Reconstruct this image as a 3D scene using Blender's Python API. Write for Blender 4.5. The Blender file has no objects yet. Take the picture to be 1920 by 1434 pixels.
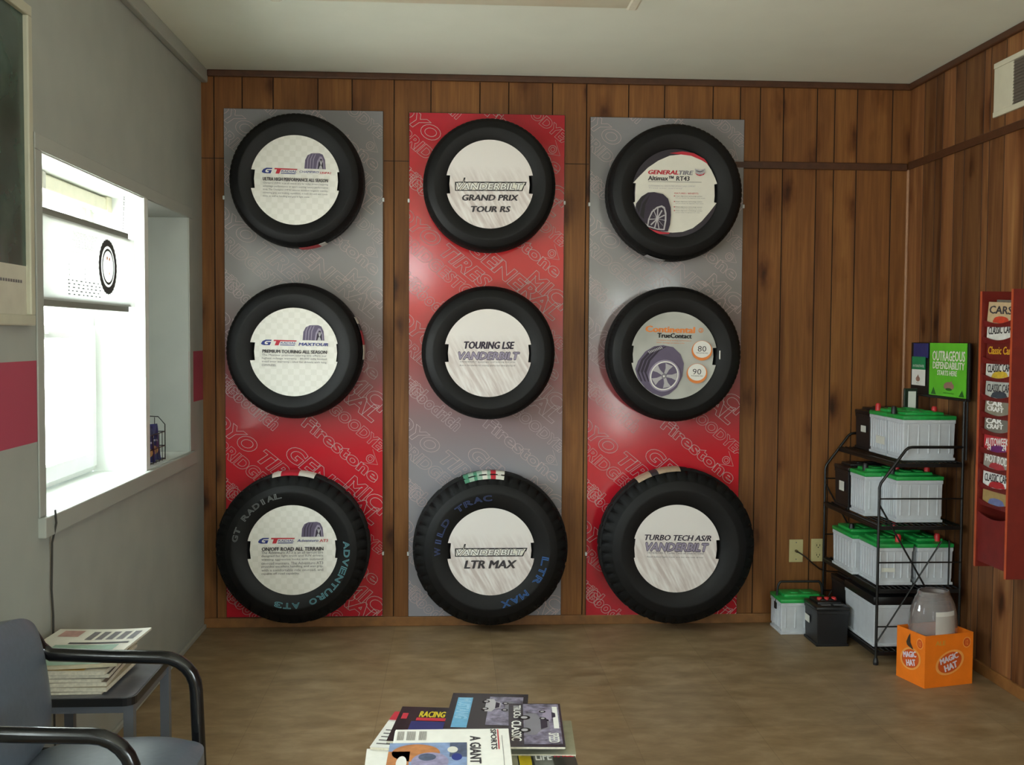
import bpy, bmesh, math, random
from mathutils import Matrix, Vector, Euler
random.seed(7)
PI = math.pi
SC = bpy.context.scene
COL = SC.collection

# ------------------------------------------------------------------ camera, sky, exposure
W, H = 3.445, 2.671            # room width, ceiling height; back wall at y=0, left wall at x=0
REAR = -7.4                    # wall behind the camera
cd = bpy.data.cameras.new('camera'); cam = bpy.data.objects.new('camera', cd); COL.objects.link(cam)
cd.sensor_width = 36.0; cd.lens = 1956.3/1920*36.0; cd.clip_start = 0.05; cd.clip_end = 200
_yaw, _pit, _rol = 0.0577, 0.0442, 0.0063
_fw = Vector((math.sin(_yaw)*math.cos(_pit), math.cos(_yaw)*math.cos(_pit), -math.sin(_pit)))
_r = Vector((math.cos(_yaw), -math.sin(_yaw), 0)); _u = _r.cross(_fw)
_r2 = _r*math.cos(_rol)+_u*math.sin(_rol); _u2 = -_r*math.sin(_rol)+_u*math.cos(_rol)
cam.matrix_world = Matrix(((_r2.x, _u2.x, -_fw.x, 1.1918), (_r2.y, _u2.y, -_fw.y, -5.0787), (_r2.z, _u2.z, -_fw.z, 1.419), (0, 0, 0, 1)))
SC.camera = cam
vs = SC.view_settings
vs.view_transform = 'Standard'; vs.look = 'None'; vs.gamma = 1.0; vs.use_curve_mapping = False
vs.exposure = 0.52
SKY = 14.0
w = bpy.data.worlds.new('sky'); SC.world = w; w.use_nodes = True
nt = w.node_tree; nt.nodes.clear()
_o = nt.nodes.new('ShaderNodeOutputWorld'); _b = nt.nodes.new('ShaderNodeBackground'); _tc = nt.nodes.new('ShaderNodeTexCoord')
_sx = nt.nodes.new('ShaderNodeSeparateXYZ'); _rp = nt.nodes.new('ShaderNodeValToRGB')
_rp.color_ramp.elements[0].position = 0.47; _rp.color_ramp.elements[0].color = (0.95, 0.98, 0.92, 1)
_rp.color_ramp.elements[1].position = 0.54; _rp.color_ramp.elements[1].color = (0.86, 0.98, 1.0, 1)
_mr = nt.nodes.new('ShaderNodeMapRange'); _mr.inputs[1].default_value = -1; _mr.inputs[2].default_value = 1
nt.links.new(_tc.outputs['Generated'], _sx.inputs[0]); nt.links.new(_sx.outputs[2], _mr.inputs[0]); nt.links.new(_mr.outputs[0], _rp.inputs[0])
nt.links.new(_rp.outputs[0], _b.inputs[0]); _b.inputs[1].default_value = SKY; nt.links.new(_b.outputs[0], _o.inputs[0])

# openings that let daylight in (left window in the picture, a second one beside the camera, others added for light)
WIN1 = (-1.96, -0.95, 0.885, 1.945)
WIN2 = (-4.9, -3.5, 0.885, 1.945)
FILL_WIN = (-7.1, -5.4, 0.885, 1.945)  # unseen window added behind the camera for more light from the left
FRONT = (0.45, 0.95, 1.95, 2.45)      # small high pane added behind the camera for a glare spot
DOOR = (3.05, 3.40, 0.06, 2.05)        # unseen glazed door on the same wall, narrowed to limit its light and glare
FILL_SIDE = (-7.2, -5.5, 0.75, 2.15)        # unseen window added in the right wall to light the left wall
def portal(loc, rot, sx, sy):
    l = bpy.data.lights.new('daylight_portal', 'AREA'); l.shape = 'RECTANGLE'; l.size = sx; l.size_y = sy
    l.cycles.is_portal = True
    o = bpy.data.objects.new('daylight_portal', l); o.location = loc; o.rotation_euler = rot; COL.objects.link(o)
for a in (WIN1, WIN2, FILL_WIN):
    portal((-0.26, (a[0]+a[1])/2, (a[2]+a[3])/2), (0, -PI/2, 0), a[3]-a[2], a[1]-a[0])
portal(((FRONT[0]+FRONT[1])/2, REAR-0.08, (FRONT[2]+FRONT[3])/2), (PI/2, 0, 0), FRONT[1]-FRONT[0], FRONT[3]-FRONT[2])
for a in (DOOR,):
    portal(((a[0]+a[1])/2, REAR-0.16, (a[2]+a[3])/2), (PI/2, 0, 0), a[1]-a[0], a[3]-a[2])
portal((W+0.16, (FILL_SIDE[0]+FILL_SIDE[1])/2, (FILL_SIDE[2]+FILL_SIDE[3])/2), (0, PI/2, 0), FILL_SIDE[3]-FILL_SIDE[2], FILL_SIDE[1]-FILL_SIDE[0])
SC.cycles.diffuse_bounces = 6; SC.cycles.max_bounces = 12; SC.cycles.transparent_max_bounces = 16
SC.cycles.sample_clamp_indirect = 8.0

# ------------------------------------------------------------------ materials
def s2l(c):
    if isinstance(c, str):
        c = [int(c[i:i+2], 16)/255 for i in (0, 2, 4)]
    return [x/12.92 if x <= 0.04045 else ((x+0.055)/1.055)**2.4 for x in c]
MATS = {}
def mat(key, col, rough=0.6, var=0.06, scale=18.0, metal=0.0, spec=0.5, bump=0.0, trans=0.0):
    if key in MATS: return MATS[key]
    m = bpy.data.materials.new(key); m.use_nodes = True; n = m.node_tree.nodes; L = m.node_tree.links
    b = n['Principled BSDF']; c = s2l(col)
    tc = n.new('ShaderNodeTexCoord'); nz = n.new('ShaderNodeTexNoise'); nz.inputs['Scale'].default_value = scale; nz.inputs['Detail'].default_value = 4
    rp = n.new('ShaderNodeValToRGB')
    rp.color_ramp.elements[0].position = 0.3; rp.color_ramp.elements[1].position = 0.7
    rp.color_ramp.elements[0].color = [max(0, x*(1-var)) for x in c]+[1]
    rp.color_ramp.elements[1].color = [min(1, x*(1+var)) for x in c]+[1]
    L.new(tc.outputs['Object'], nz.inputs['Vector']); L.new(nz.outputs['Fac'], rp.inputs[0]); L.new(rp.outputs[0], b.inputs['Base Color'])
    b.inputs['Roughness'].default_value = rough; b.inputs['Metallic'].default_value = metal; b.inputs['Specular IOR Level'].default_value = spec
    if bump:
        bp = n.new('ShaderNodeBump'); bp.inputs['Strength'].default_value = bump; bp.inputs['Distance'].default_value = 0.004
        L.new(nz.outputs['Fac'], bp.inputs['Height']); L.new(bp.outputs[0], b.inputs['Normal'])
    MATS[key] = m; return m
def nodes(key):
    m = bpy.data.materials.new(key); m.use_nodes = True; MATS[key] = m
    return m, m.node_tree.nodes, m.node_tree.links, m.node_tree.nodes['Principled BSDF']
def ramp(n, pts):
    r = n.new('ShaderNodeValToRGB'); e = r.color_ramp.elements
    e[0].position = pts[0][0]; e[0].color = s2l(pts[0][1])+[1]
    e[1].position = pts[-1][0]; e[1].color = s2l(pts[-1][1])+[1]
    for p, c in pts[1:-1]:
        x = e.new(p); x.color = s2l(c)+[1]
    return r
def mixc(n, L, a, b, fac, mode='MIX'):
    x = n.new('ShaderNodeMix'); x.data_type = 'RGBA'; x.blend_type = mode
    for sock, v in ((x.inputs[6], a), (x.inputs[7], b), (x.inputs[0], fac)):
        if hasattr(v, 'links') or isinstance(v, bpy.types.NodeSocket): L.new(v, sock)
        else: sock.default_value = v
    return x.outputs[2]

def wood_panel(key, dark, mid, light, contrast, axis):
    """Printed wood-grain panelling: each plank carries its own number in the face attribute 'plank'."""
    m, n, L, b = nodes(key)
    tc = n.new('ShaderNodeTexCoord'); at = n.new('ShaderNodeAttribute'); at.attribute_name = 'plank'
    off = n.new('ShaderNodeCombineXYZ'); mu = n.new('ShaderNodeMath'); mu.operation = 'MULTIPLY'; mu.inputs[1].default_value = 37.0
    L.new(at.outputs['Fac'], mu.inputs[0])
    for i in range(3): L.new(mu.outputs[0], off.inputs[i])
    add = n.new('ShaderNodeVectorMath'); add.operation = 'ADD'; L.new(tc.outputs['Object'], add.inputs[0]); L.new(off.outputs[0], add.inputs[1])
    def mapped(sa, sz):
        mp = n.new('ShaderNodeMapping'); mp.inputs['Scale'].default_value = (sa, sa, sz); L.new(add.outputs[0], mp.inputs['Vector']); return mp.outputs[0]
    g = n.new('ShaderNodeTexNoise'); g.inputs['Scale'].default_value = 1; g.inputs['Detail'].default_value = 5; g.inputs['Distortion'].default_value = 1.2
    L.new(mapped(17, 1.3), g.inputs['Vector'])
    f = n.new('ShaderNodeTexNoise'); f.inputs['Scale'].default_value = 1; f.inputs['Detail'].default_value = 3
    L.new(mapped(150, 5), f.inputs['Vector'])
    base = ramp(n, [(0.2, dark), (0.5, mid), (0.8, light)]); L.new(g.outputs['Fac'], base.inputs[0])
    fine = ramp(n, [(0.35, (0.90, 0.88, 0.86)), (0.6, (1, 1, 1))]); L.new(f.outputs['Fac'], fine.inputs[0])
    c = mixc(n, L, base.outputs[0], fine.outputs[0], 0.8, 'MULTIPLY')
    # broad dark heart streaks
    h = n.new('ShaderNodeTexNoise'); h.inputs['Scale'].default_value = 1; h.inputs['Detail'].default_value = 2; L.new(mapped(7, 0.55), h.inputs['Vector'])
    hs = ramp(n, [(0.58, (1, 1, 1)), (0.72, (0.70, 0.62, 0.56))]); L.new(h.outputs['Fac'], hs.inputs[0])
    c = mixc(n, L, c, hs.outputs[0], 0.8, 'MULTIPLY')
    # knots
    v = n.new('ShaderNodeTexVoronoi'); v.inputs['Scale'].default_value = 1; v.inputs['Randomness'].default_value = 1.0
    dn = n.new('ShaderNodeTexNoise'); dn.inputs['Scale'].default_value = 1; dn.inputs['Detail'].default_value = 3; L.new(mapped(22, 12), dn.inputs['Vector'])
    dv = n.new('ShaderNodeVectorMath'); dv.operation = 'MULTIPLY_ADD'; dv.inputs[1].default_value = (.22, .22, .22); L.new(dn.outputs['Color'], dv.inputs[0]); L.new(mapped(6.0, 2.9), dv.inputs[2])
    L.new(dv.outputs[0], v.inputs['Vector'])
    nz = n.new('ShaderNodeTexNoise'); nz.inputs['Scale'].default_value = 1; L.new(mapped(30, 9), nz.inputs['Vector'])
    ma = n.new('ShaderNodeMath'); ma.operation = 'MULTIPLY_ADD'; ma.inputs[1].default_value = 0.16; L.new(nz.outputs['Fac'], ma.inputs[0]); L.new(v.outputs['Distance'], ma.inputs[2])
    kr = ramp(n, [(0.13, (0.34, 0.26, 0.22)), (0.19, (0.60, 0.50, 0.44)), (0.30, (0.90, 0.86, 0.82)), (0.42, (1, 1, 1))]); L.new(ma.outputs[0], kr.inputs[0])
    c = mixc(n, L, c, kr.outputs[0], 0.9, 'MULTIPLY')
    tn = n.new('ShaderNodeMapRange'); tn.inputs[3].default_value = 1-contrast; tn.inputs[4].default_value = 1+contrast; L.new(at.outputs['Fac'], tn.inputs[0])
    cc = n.new('ShaderNodeCombineXYZ')
    for i in range(3): L.new(tn.outputs[0], cc.inputs[i])
    c = mixc(n, L, c, cc.outputs[0], 1.0, 'MULTIPLY')
    L.new(c, b.inputs['Base Color']); b.inputs['Roughness'].default_value = 0.5; b.inputs['Specular IOR Level'].default_value = 0.3
    return m
M_WB = wood_panel('wood_panel_knotty', '704627', '84562d', '966637', 0.08, 0)
M_WR = wood_panel('wood_panel_striped', '5c3820', '7a5030', '956b41', 0.36, 1)
M_TRIMW = mat('dark_wood_trim', '4e2e1a', 0.45, 0.18, 30)
M_GROOVE = mat('groove', '2a190e', 0.8)
M_BASEW = mat('base_wood', '85592e', 0.5, 0.18, 22)

def floor_mat():
    m, n, L, b = nodes('vinyl_floor')
    tc = n.new('ShaderNodeTexCoord')
    n1 = n.new('ShaderNodeTexNoise'); n1.inputs['Scale'].default_value = 8; n1.inputs['Detail'].default_value = 9; n1.inputs['Distortion'].default_value = 0.3; n1.inputs['Roughness'].default_value = 0.62
    mp = n.new('ShaderNodeMapping'); mp.inputs['Scale'].default_value = (0.8, 1.5, 1); L.new(tc.outputs['Object'], mp.inputs[0]); L.new(mp.outputs[0], n1.inputs['Vector'])
    r1 = ramp(n, [(0.27, '786345'), (0.5, '8f795b'), (0.73, 'a59072')]); L.new(n1.outputs['Fac'], r1.inputs[0])
    bt = n.new('ShaderNodeTexBrick'); bt.inputs['Scale'].default_value = 1.0; bt.inputs['Brick Width'].default_value = 0.46; bt.inputs['Row Height'].default_value = 0.46
    bt.inputs['Mortar Size'].default_value = 0.0016; bt.inputs['Mortar Smooth'].default_value = 0.3; bt.offset = 0.0
    bt.inputs['Color1'].default_value = (0.93, 0.93, 0.93, 1); bt.inputs['Color2'].default_value = (1.05, 1.03, 1.0, 1); bt.inputs['Mortar'].default_value = (0.80, 0.78, 0.75, 1)
    L.new(tc.outputs['Object'], bt.inputs['Vector'])
    c = mixc(n, L, r1.outputs[0], bt.outputs['Color'], 1.0, 'MULTIPLY')
    L.new(c, b.inputs['Base Color'])
    rr = n.new('ShaderNodeMapRange'); rr.inputs[3].default_value = 0.36; rr.inputs[4].default_value = 0.55; L.new(n1.outputs['Fac'], rr.inputs[0]); L.new(rr.outputs[0], b.inputs['Roughness'])
    b.inputs['Specular IOR Level'].default_value = 0.35
    return m
M_FLOOR = floor_mat()
def left_wall_mat():
    m, n, L, b = nodes('grey_paint_red_stripe')
    tc = n.new('ShaderNodeTexCoord'); s = n.new('ShaderNodeSeparateXYZ'); L.new(tc.outputs['Object'], s.inputs[0])
    def cmp(sock, op, v):
        x = n.new('ShaderNodeMath'); x.operation = op; x.inputs[1].default_value = v; L.new(sock, x.inputs[0]); return x.outputs[0]
    def mul(a, c):
        x = n.new('ShaderNodeMath'); x.operation = 'MULTIPLY'; L.new(a, x.inputs[0]); L.new(c, x.inputs[1]); return x.outputs[0]
    st = mul(mul(cmp(s.outputs[2], 'GREATER_THAN', 1.107), cmp(s.outputs[2], 'LESS_THAN', 1.341)), cmp(s.outputs[0], 'GREATER_THAN', -0.0002))
    nz = n.new('ShaderNodeTexNoise'); nz.inputs['Scale'].default_value = 6; L.new(tc.outputs['Object'], nz.inputs['Vector'])
    g = ramp(n, [(0.3, 'a2a6a0'), (0.7, 'a9ada6')]); L.new(nz.outputs['Fac'], g.inputs[0])
    L.new(mixc(n, L, g.outputs[0], s2l('b04a5e')+[1], st), b.inputs['Base Color']); b.inputs['Roughness'].default_value = 0.55  # stripe red shifted to pink, putting window haze into the colour
    b.inputs['Specular IOR Level'].default_value = 0.3
    return m
M_WL = left_wall_mat()
M_PAINT = mat('grey_wall_paint', 'a8aba4', 0.55, 0.02, 6)
M_WHITEP = mat('white_window_paint', 'e4e8e4', 0.45, 0.02, 8)
M_CEIL = mat('ceiling_paint', 'e6e9da', 0.8, 0.02, 5)
M_BLACKP = mat('black_plastic', '141416', 0.45, 0.15, 40)
M_WIRE = mat('black_wire', '0e0d0d', 0.4, 0.1, 40)
M_RUB = mat('tire_rubber', '0d0d0f', 0.55, 0.18, 60, spec=0.35, bump=0.05)
M_RUBT = mat('tire_tread_rubber', '0b0b0c', 0.65, 0.18, 60, spec=0.3)
M_INK = mat('black_ink', '1b181b', 0.6); M_INKG = mat('grey_ink', '6e6a6d', 0.6); M_INK2 = mat('soft_ink', '3c383d', 0.6)
M_BLUE = mat('blue_ink', '2c3a86', 0.6); M_RED = mat('red_ink', 'c22a3a', 0.6); M_PUR = mat('purple_grey_ink', '645a72', 0.6); M_PURL = mat('pale_purple_ink', '9d93a9', 0.6)
M_PURD = mat('dark_purple_ink', '332a3b', 0.6); M_SIL = mat('silver_ink', 'b9b6ba', 0.6); M_SILD = mat('mid_silver_ink', '85828a', 0.6)
M_ORANGE = mat('orange_ink', 'e88a45', 0.6); M_CREAM = mat('cream_print', 'e6e3d8', 0.6, 0.03); M_WHITE = mat('white_print', 'ecebe6', 0.6, 0.03)
M_PAPER = mat('newsprint', 'f3f1ea', 0.8, 0.04, 30); M_PAGE = mat('page_edges', 'cfc8b4', 0.8, 0.15, 120)

def card_mat(key, kind):
    m, n, L, b = nodes(key); tc = n.new('ShaderNodeTexCoord')
    if kind == 'check':
        mp = n.new('ShaderNodeMapping'); mp.inputs['Scale'].default_value = (38, 38, 38); L.new(tc.outputs['Object'], mp.inputs[0])
        ck = n.new('ShaderNodeTexChecker'); ck.inputs['Scale'].default_value = 1.0; L.new(mp.outputs[0], ck.inputs['Vector'])
        ck.inputs['Color1'].default_value = s2l('efede6')+[1]; ck.inputs['Color2'].default_value = s2l('e8e6de')+[1]
        L.new(ck.outputs[0], b.inputs['Base Color'])
    elif kind == 'streak':
        m0 = n.new('ShaderNodeMapping'); m0.inputs['Rotation'].default_value = (0, 0, math.radians(-28)); L.new(tc.outputs['Object'], m0.inputs[0])
        mp = n.new('ShaderNodeMapping'); mp.inputs['Scale'].default_value = (70, 9, 1); L.new(m0.outputs[0], mp.inputs[0])
        nz = n.new('ShaderNodeTexNoise'); nz.inputs['Scale'].default_value = 1; nz.inputs['Detail'].default_value = 4; L.new(mp.outputs[0], nz.inputs['Vector'])
        st = ramp(n, [(0.40, 'cdc1bd'), (0.56, 'e4dcd9'), (0.66, 'efebe9')]); L.new(nz.outputs['Fac'], st.inputs[0])
        n2 = n.new('ShaderNodeTexNoise'); n2.inputs['Scale'].default_value = 9; n2.inputs['Detail'].default_value = 5; L.new(tc.outputs['Object'], n2.inputs['Vector'])
        s = n.new('ShaderNodeSeparateXYZ'); L.new(tc.outputs['Object'], s.inputs[0])
        fm = n.new('ShaderNodeMapRange'); fm.inputs[1].default_value = 0.11; fm.inputs[2].default_value = 0.0; L.new(s.outputs[1], fm.inputs[0])
        mm = n.new('ShaderNodeMath'); mm.operation = 'MULTIPLY'; L.new(fm.outputs[0], mm.inputs[0]); L.new(n2.outputs['Fac'], mm.inputs[1])
        mr = n.new('ShaderNodeMapRange'); mr.inputs[1].default_value = 0.1; mr.inputs[2].default_value = 0.6; L.new(mm.outputs[0], mr.inputs[0])
        L.new(mixc(n, L, s2l('ebe6e3')+[1], st.outputs[0], mr.outputs[0]), b.inputs['Base Color'])
    elif kind == 'silver':
        s = n.new('ShaderNodeSeparateXYZ'); L.new(tc.outputs['Object'], s.inputs[0])
        nz = n.new('ShaderNodeTexNoise'); nz.inputs['Scale'].default_value = 5; L.new(tc.outputs['Object'], nz.inputs['Vector'])
        r = ramp(n, [(0.3, 'a7a8a2'), (0.7, 'c9cac4')]); L.new(nz.outputs['Fac'], r.inputs[0]); L.new(r.outputs[0], b.inputs['Base Color'])
    b.inputs['Roughness'].default_value = 0.45; b.inputs['Specular IOR Level'].default_value = 0.35
    return m
M_CHECK = card_mat('card_faint_check', 'check'); M_STREAK = card_mat('card_tread_streaks', 'streak'); M_SILVER = card_mat('card_silver', 'silver')
def board_mat(key, flip):
    m, n, L, b = nodes(key); tc = n.new('ShaderNodeTexCoord'); s = n.new('ShaderNodeSeparateXYZ'); L.new(tc.outputs['Object'], s.inputs[0])
    mr = n.new('ShaderNodeMapRange'); mr.inputs[2].default_value = 2.44; L.new(s.outputs[1], mr.inputs[0])
    G, R1 = '94908f', 'cc2230'
    if not flip: r = ramp(n, [(0.0, 'bd1a2c'), (0.33, R1), (0.43, 'a6444a'), (0.56, '8d7778'), (0.66, G), (1.0, '908e92')])
    else: r = ramp(n, [(0.0, '94929a'), (0.30, '96939a'), (0.40, '92777a'), (0.52, 'b05254'), (0.62, 'd03a38'), (0.85, 'cd2f36'), (1.0, 'c22838')])
    L.new(mr.outputs[0], r.inputs[0]); L.new(r.outputs[0], b.inputs['Base Color'])
    b.inputs['Roughness'].default_value = 0.12; b.inputs['Specular IOR Level'].default_value = 0.5
    return m
M_BRD = board_mat('board_grey_to_red', False); M_BRDF = board_mat('board_red_to_grey', True)
M_OUTL = mat('board_outline_print', 'bea5a6', 0.3); M_EDGE = mat('board_black_edge', '1c1618', 0.5)
def glass_mat():
    m, n, L, b = nodes('window_glass'); n.remove(b); o = n['Material Output']
    t = n.new('ShaderNodeBsdfTransparent'); g = n.new('ShaderNodeBsdfGlossy'); g.inputs['Roughness'].default_value = 0.02
    lw = n.new('ShaderNodeLayerWeight'); lw.inputs['Blend'].default_value = 0.5; pw = n.new('ShaderNodeMath'); pw.operation = 'POWER'; pw.inputs[1].default_value = 4.0
    fr = n.new('ShaderNodeMath'); fr.operation = 'MULTIPLY_ADD'; fr.inputs[1].default_value = 0.6; fr.inputs[2].default_value = 0.03
    L.new(lw.outputs['Facing'], pw.inputs[0]); L.new(pw.outputs[0], fr.inputs[0]); mx = n.new('ShaderNodeMixShader')
    L.new(fr.outputs[0], mx.inputs[0]); L.new(t.outputs[0], mx.inputs[1]); L.new(g.outputs[0], mx.inputs[2]); L.new(mx.outputs[0], o.inputs[0])
    return m
M_GLASS = glass_mat()
def clear_plastic():
    m, n, L, b = nodes('clear_plastic'); n.remove(b); o = n['Material Output']
    t = n.new('ShaderNodeBsdfTransparent'); t.inputs[0].default_value = (0.95, 0.94, 0.94, 1); g = n.new('ShaderNodeBsdfGlossy'); g.inputs['Roughness'].default_value = 0.08
    d = n.new('ShaderNodeBsdfDiffuse'); d.inputs[0].default_value = (0.7, 0.66, 0.66, 1)
    fr = n.new('ShaderNodeLayerWeight'); fr.inputs['Blend'].default_value = 0.25; mx = n.new('ShaderNodeMixShader'); m2 = n.new('ShaderNodeMixShader'); m2.inputs[0].default_value = 0.14
    L.new(t.outputs[0], m2.inputs[1]); L.new(d.outputs[0], m2.inputs[2])
    L.new(fr.outputs['Facing'], mx.inputs[0]); L.new(m2.outputs[0], mx.inputs[1]); L.new(g.outputs[0], mx.inputs[2]); L.new(mx.outputs[0], o.inputs[0])
    return m
M_CLEAR = clear_plastic()
def sheet_mat():
    m, n, L, b = nodes('translucent_sign_sheet'); n.remove(b); o = n['Material Output']
    t = n.new('ShaderNodeBsdfTranslucent'); t.inputs[0].default_value = (0.50, 0.51, 0.49, 1); d = n.new('ShaderNodeBsdfDiffuse'); d.inputs[0].default_value = (0.85, 0.86, 0.83, 1)
    mx = n.new('ShaderNodeMixShader'); mx.inputs[0].default_value = 0.35
    L.new(t.outputs[0], mx.inputs[1]); L.new(d.outputs[0], mx.inputs[2]); L.new(mx.outputs[0], o.inputs[0])
    return m
M_SHEET = sheet_mat()

# ------------------------------------------------------------------ mesh building
TXT = {}
def text_geo(body, shear=0.0, off=0.0, outline=0.0, spacing=1.0):
    """Vertices and faces of a line of lettering at cap height ~0.7; outline>0 draws only the contour."""
    k = (body, shear, off, outline, spacing)
    if k in TXT: return TXT[k]
    c = bpy.data.curves.new('lettering', 'FONT'); c.body = body; c.size = 1; c.shear = shear; c.offset = off; c.space_character = spacing
    c.resolution_u = 4 if outline else 2
    if outline: c.fill_mode = 'NONE'; c.bevel_depth = outline; c.bevel_resolution = 0
    else: c.fill_mode = 'FRONT'
    o = bpy.data.objects.new('lettering', c); COL.objects.link(o)
    dg = bpy.context.evaluated_depsgraph_get()
    me = bpy.data.meshes.new_from_object(o.evaluated_get(dg))
    V = [tuple(v.co) for v in me.vertices]; F = [tuple(p.vertices) for p in me.polygons]
    bpy.data.objects.remove(o); bpy.data.curves.remove(c); bpy.data.meshes.remove(me)
    TXT[k] = (V, F); return V, F

class MB:
    def __init__(s): s.v = []; s.f = []; s.m = []; s.mats = []; s.M = Matrix()
    def mi(s, m):
        if m not in s.mats: s.mats.append(m)
        return s.mats.index(m)
    def add(s, V, F, m):
        b = len(s.v); i = s.mi(m)
        s.v += [tuple(s.M @ Vector(p)) for p in V]
        s.f += [tuple(b+x for x in q) for q in F]; s.m += [i]*len(F); return s
    def box(s, a, b, m):
        x0, y0, z0 = a; x1, y1, z1 = b
        V = [(x0,y0,z0),(x1,y0,z0),(x1,y1,z0),(x0,y1,z0),(x0,y0,z1),(x1,y0,z1),(x1,y1,z1),(x0,y1,z1)]
        return s.add(V, [(0,3,2,1),(4,5,6,7),(0,1,5,4),(1,2,6,5),(2,3,7,6),(3,0,4,7)], m)
    def rbox(s, a, b, r, m, seg=2):
        """Box with rounded edges."""
        bm = bmesh.new(); bmesh.ops.create_cube(bm, size=1)
        for v in bm.verts: v.co = Vector([(a[i]+b[i])/2+v.co[i]*(b[i]-a[i]) for i in range(3)])
        bmesh.ops.bevel(bm, geom=bm.edges[:], offset=r, segments=seg, affect='EDGES', profile=0.5)
        return s.bm(bm, m)
    def bm(s, bm, m):
        bm.verts.index_update(); V = [tuple(v.co) for v in bm.verts]; F = [tuple(v.index for v in f.verts) for f in bm.faces]
        bm.free(); return s.add(V, F, m)
    def prism(s, pts, z0, z1, m):
        """Polygon in local XY extruded from z0 to z1 (counter-clockwise points)."""
        n = len(pts); V = [(x, y, z0) for x, y in pts]+[(x, y, z1) for x, y in pts]
        F = [tuple(range(n-1, -1, -1)), tuple(range(n, 2*n))]+[(i, (i+1) % n, n+(i+1) % n, n+i) for i in range(n)]
        return s.add(V, F, m)
    def poly(s, pts, z, m): return s.add([(x, y, z) for x, y in pts], [tuple(range(len(pts)))], m)
    def rect(s, x0, y0, x1, y1, z, m): return s.poly([(x0, y0), (x1, y0), (x1, y1), (x0, y1)], z, m)
    def ell(s, cx, cy, rx, ry, z, m, rot=0, n=32, a0=0, a1=2*PI):
        c, d = math.cos(rot), math.sin(rot); P = []
        for i in range(n):
            t = a0+(a1-a0)*i/(n if a1-a0 > 6.28 else n-1); x, y = rx*math.cos(t), ry*math.sin(t); P.append((cx+x*c-y*d, cy+x*d+y*c))
        return s.poly(P, z, m)
    def ring(s, cx, cy, ro, ri, z, m, sy=1.0, n=40, rot=0):
        V = []; c, d = math.cos(rot), math.sin(rot)
        for i in range(n):
            t = 2*PI*i/n
            for r in (ro, ri):
                x, y = r*math.cos(t), r*sy*math.sin(t); V.append((cx+x*c-y*d, cy+x*d+y*c, z))
        return s.add(V, [(2*i, 2*((i+1) % n), 2*((i+1) % n)+1, 2*i+1) for i in range(n)], m)
    def cyl(s, p, q, r, m, n=12, r2=None, caps=True):
        p, q = Vector(p), Vector(q); r2 = r if r2 is None else r2; d = (q-p).normalized()
        a = d.orthogonal().normalized(); b = d.cross(a); V = []
        for i in range(n):
            t = 2*PI*i/n; e = a*math.cos(t)+b*math.sin(t); V += [tuple(p+e*r), tuple(q+e*r2)]
        F = [(2*i, 2*((i+1) % n), 2*((i+1) % n)+1, 2*i+1) for i in range(n)]
        if caps: F += [tuple(2*i for i in range(n-1, -1, -1)), tuple(2*i+1 for i in range(n))]
        return s.add(V, F, m)
    def tube(s, P, r, m, n=8, closed=False):
        P = [Vector(p) for p in P]; N = len(P); V = []; a = None
        for i, p in enumerate(P):
            d = (P[(i+1) % N]-P[i-1]) if closed or 0 < i < N-1 else (P[1]-P[0] if i == 0 else P[-1]-P[-2])
            d.normalize()
            if a is None: a = d.orthogonal().normalized()
            a = (a-d*a.dot(d)).normalized(); b = d.cross(a)
            V += [tuple(p+(a*math.cos(2*PI*k/n)+b*math.sin(2*PI*k/n))*r) for k in range(n)]
        F = []
        for i in range(N if closed else N-1):
            j = (i+1) % N
            F += [(i*n+k, i*n+(k+1) % n, j*n+(k+1) % n, j*n+k) for k in range(n)]
        if not closed: F += [tuple(range(n-1, -1, -1)), tuple((N-1)*n+k for k in range(n))]
        return s.add(V, F, m)
    def lathe(s, prof, m, n=48, closed=False, sx=1, sy=1, f=None):
        """Profile of (radius, height) turned about local Z."""
        k = len(prof); V = []
        for i in range(n):
            t = 2*PI*i/n
            for j, (r, z) in enumerate(prof):
                rr = f(i, j, r) if f else r
                V.append((rr*math.cos(t)*sx, rr*math.sin(t)*sy, z))
        F = [(i*k+j, ((i+1) % n)*k+j, ((i+1) % n)*k+(j+1) % k, i*k+(j+1) % k) for i in range(n) for j in range(k if closed else k-1)]
        return s.add(V, F, m)
    def text(s, body, x0, y0, x1, y1, z, m, shear=0.0, off=0.0, outline=0.0, spacing=1.0):
        V, F = text_geo(body, shear, 0.0, outline, spacing)
        V0, _ = text_geo(body, shear, 0.0, 0.0, spacing)
        if not V0: return s
        ax = [p[0] for p in V0]; ay = [p[1] for p in V0]; kx = (x1-x0)/max(1e-6, max(ax)-min(ax)); ky = (y1-y0)/max(1e-6, max(ay)-min(ay))
        sh = [(0, 0)]                                   # heavier weights: the same glyphs printed again a hair to each side
        if off >= .09: sh += [(math.cos(i*PI/4)*off*.7, math.sin(i*PI/4)*off*.7) for i in range(8)]
        elif off > 0: sh += [(off*1.1, 0), (-off*1.1, 0), (off*.55, off*.5), (-off*.55, -off*.5)]
        for i, (u, v) in enumerate(sh):
            s.add([(x0+(p[0]+u-min(ax))*kx, y0+(p[1]+v-min(ay))*ky, z-.00003*i+p[2]*0.2*ky) for p in V], F, m)
        return s
    def at(s, M): s.M = M; return s
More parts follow.
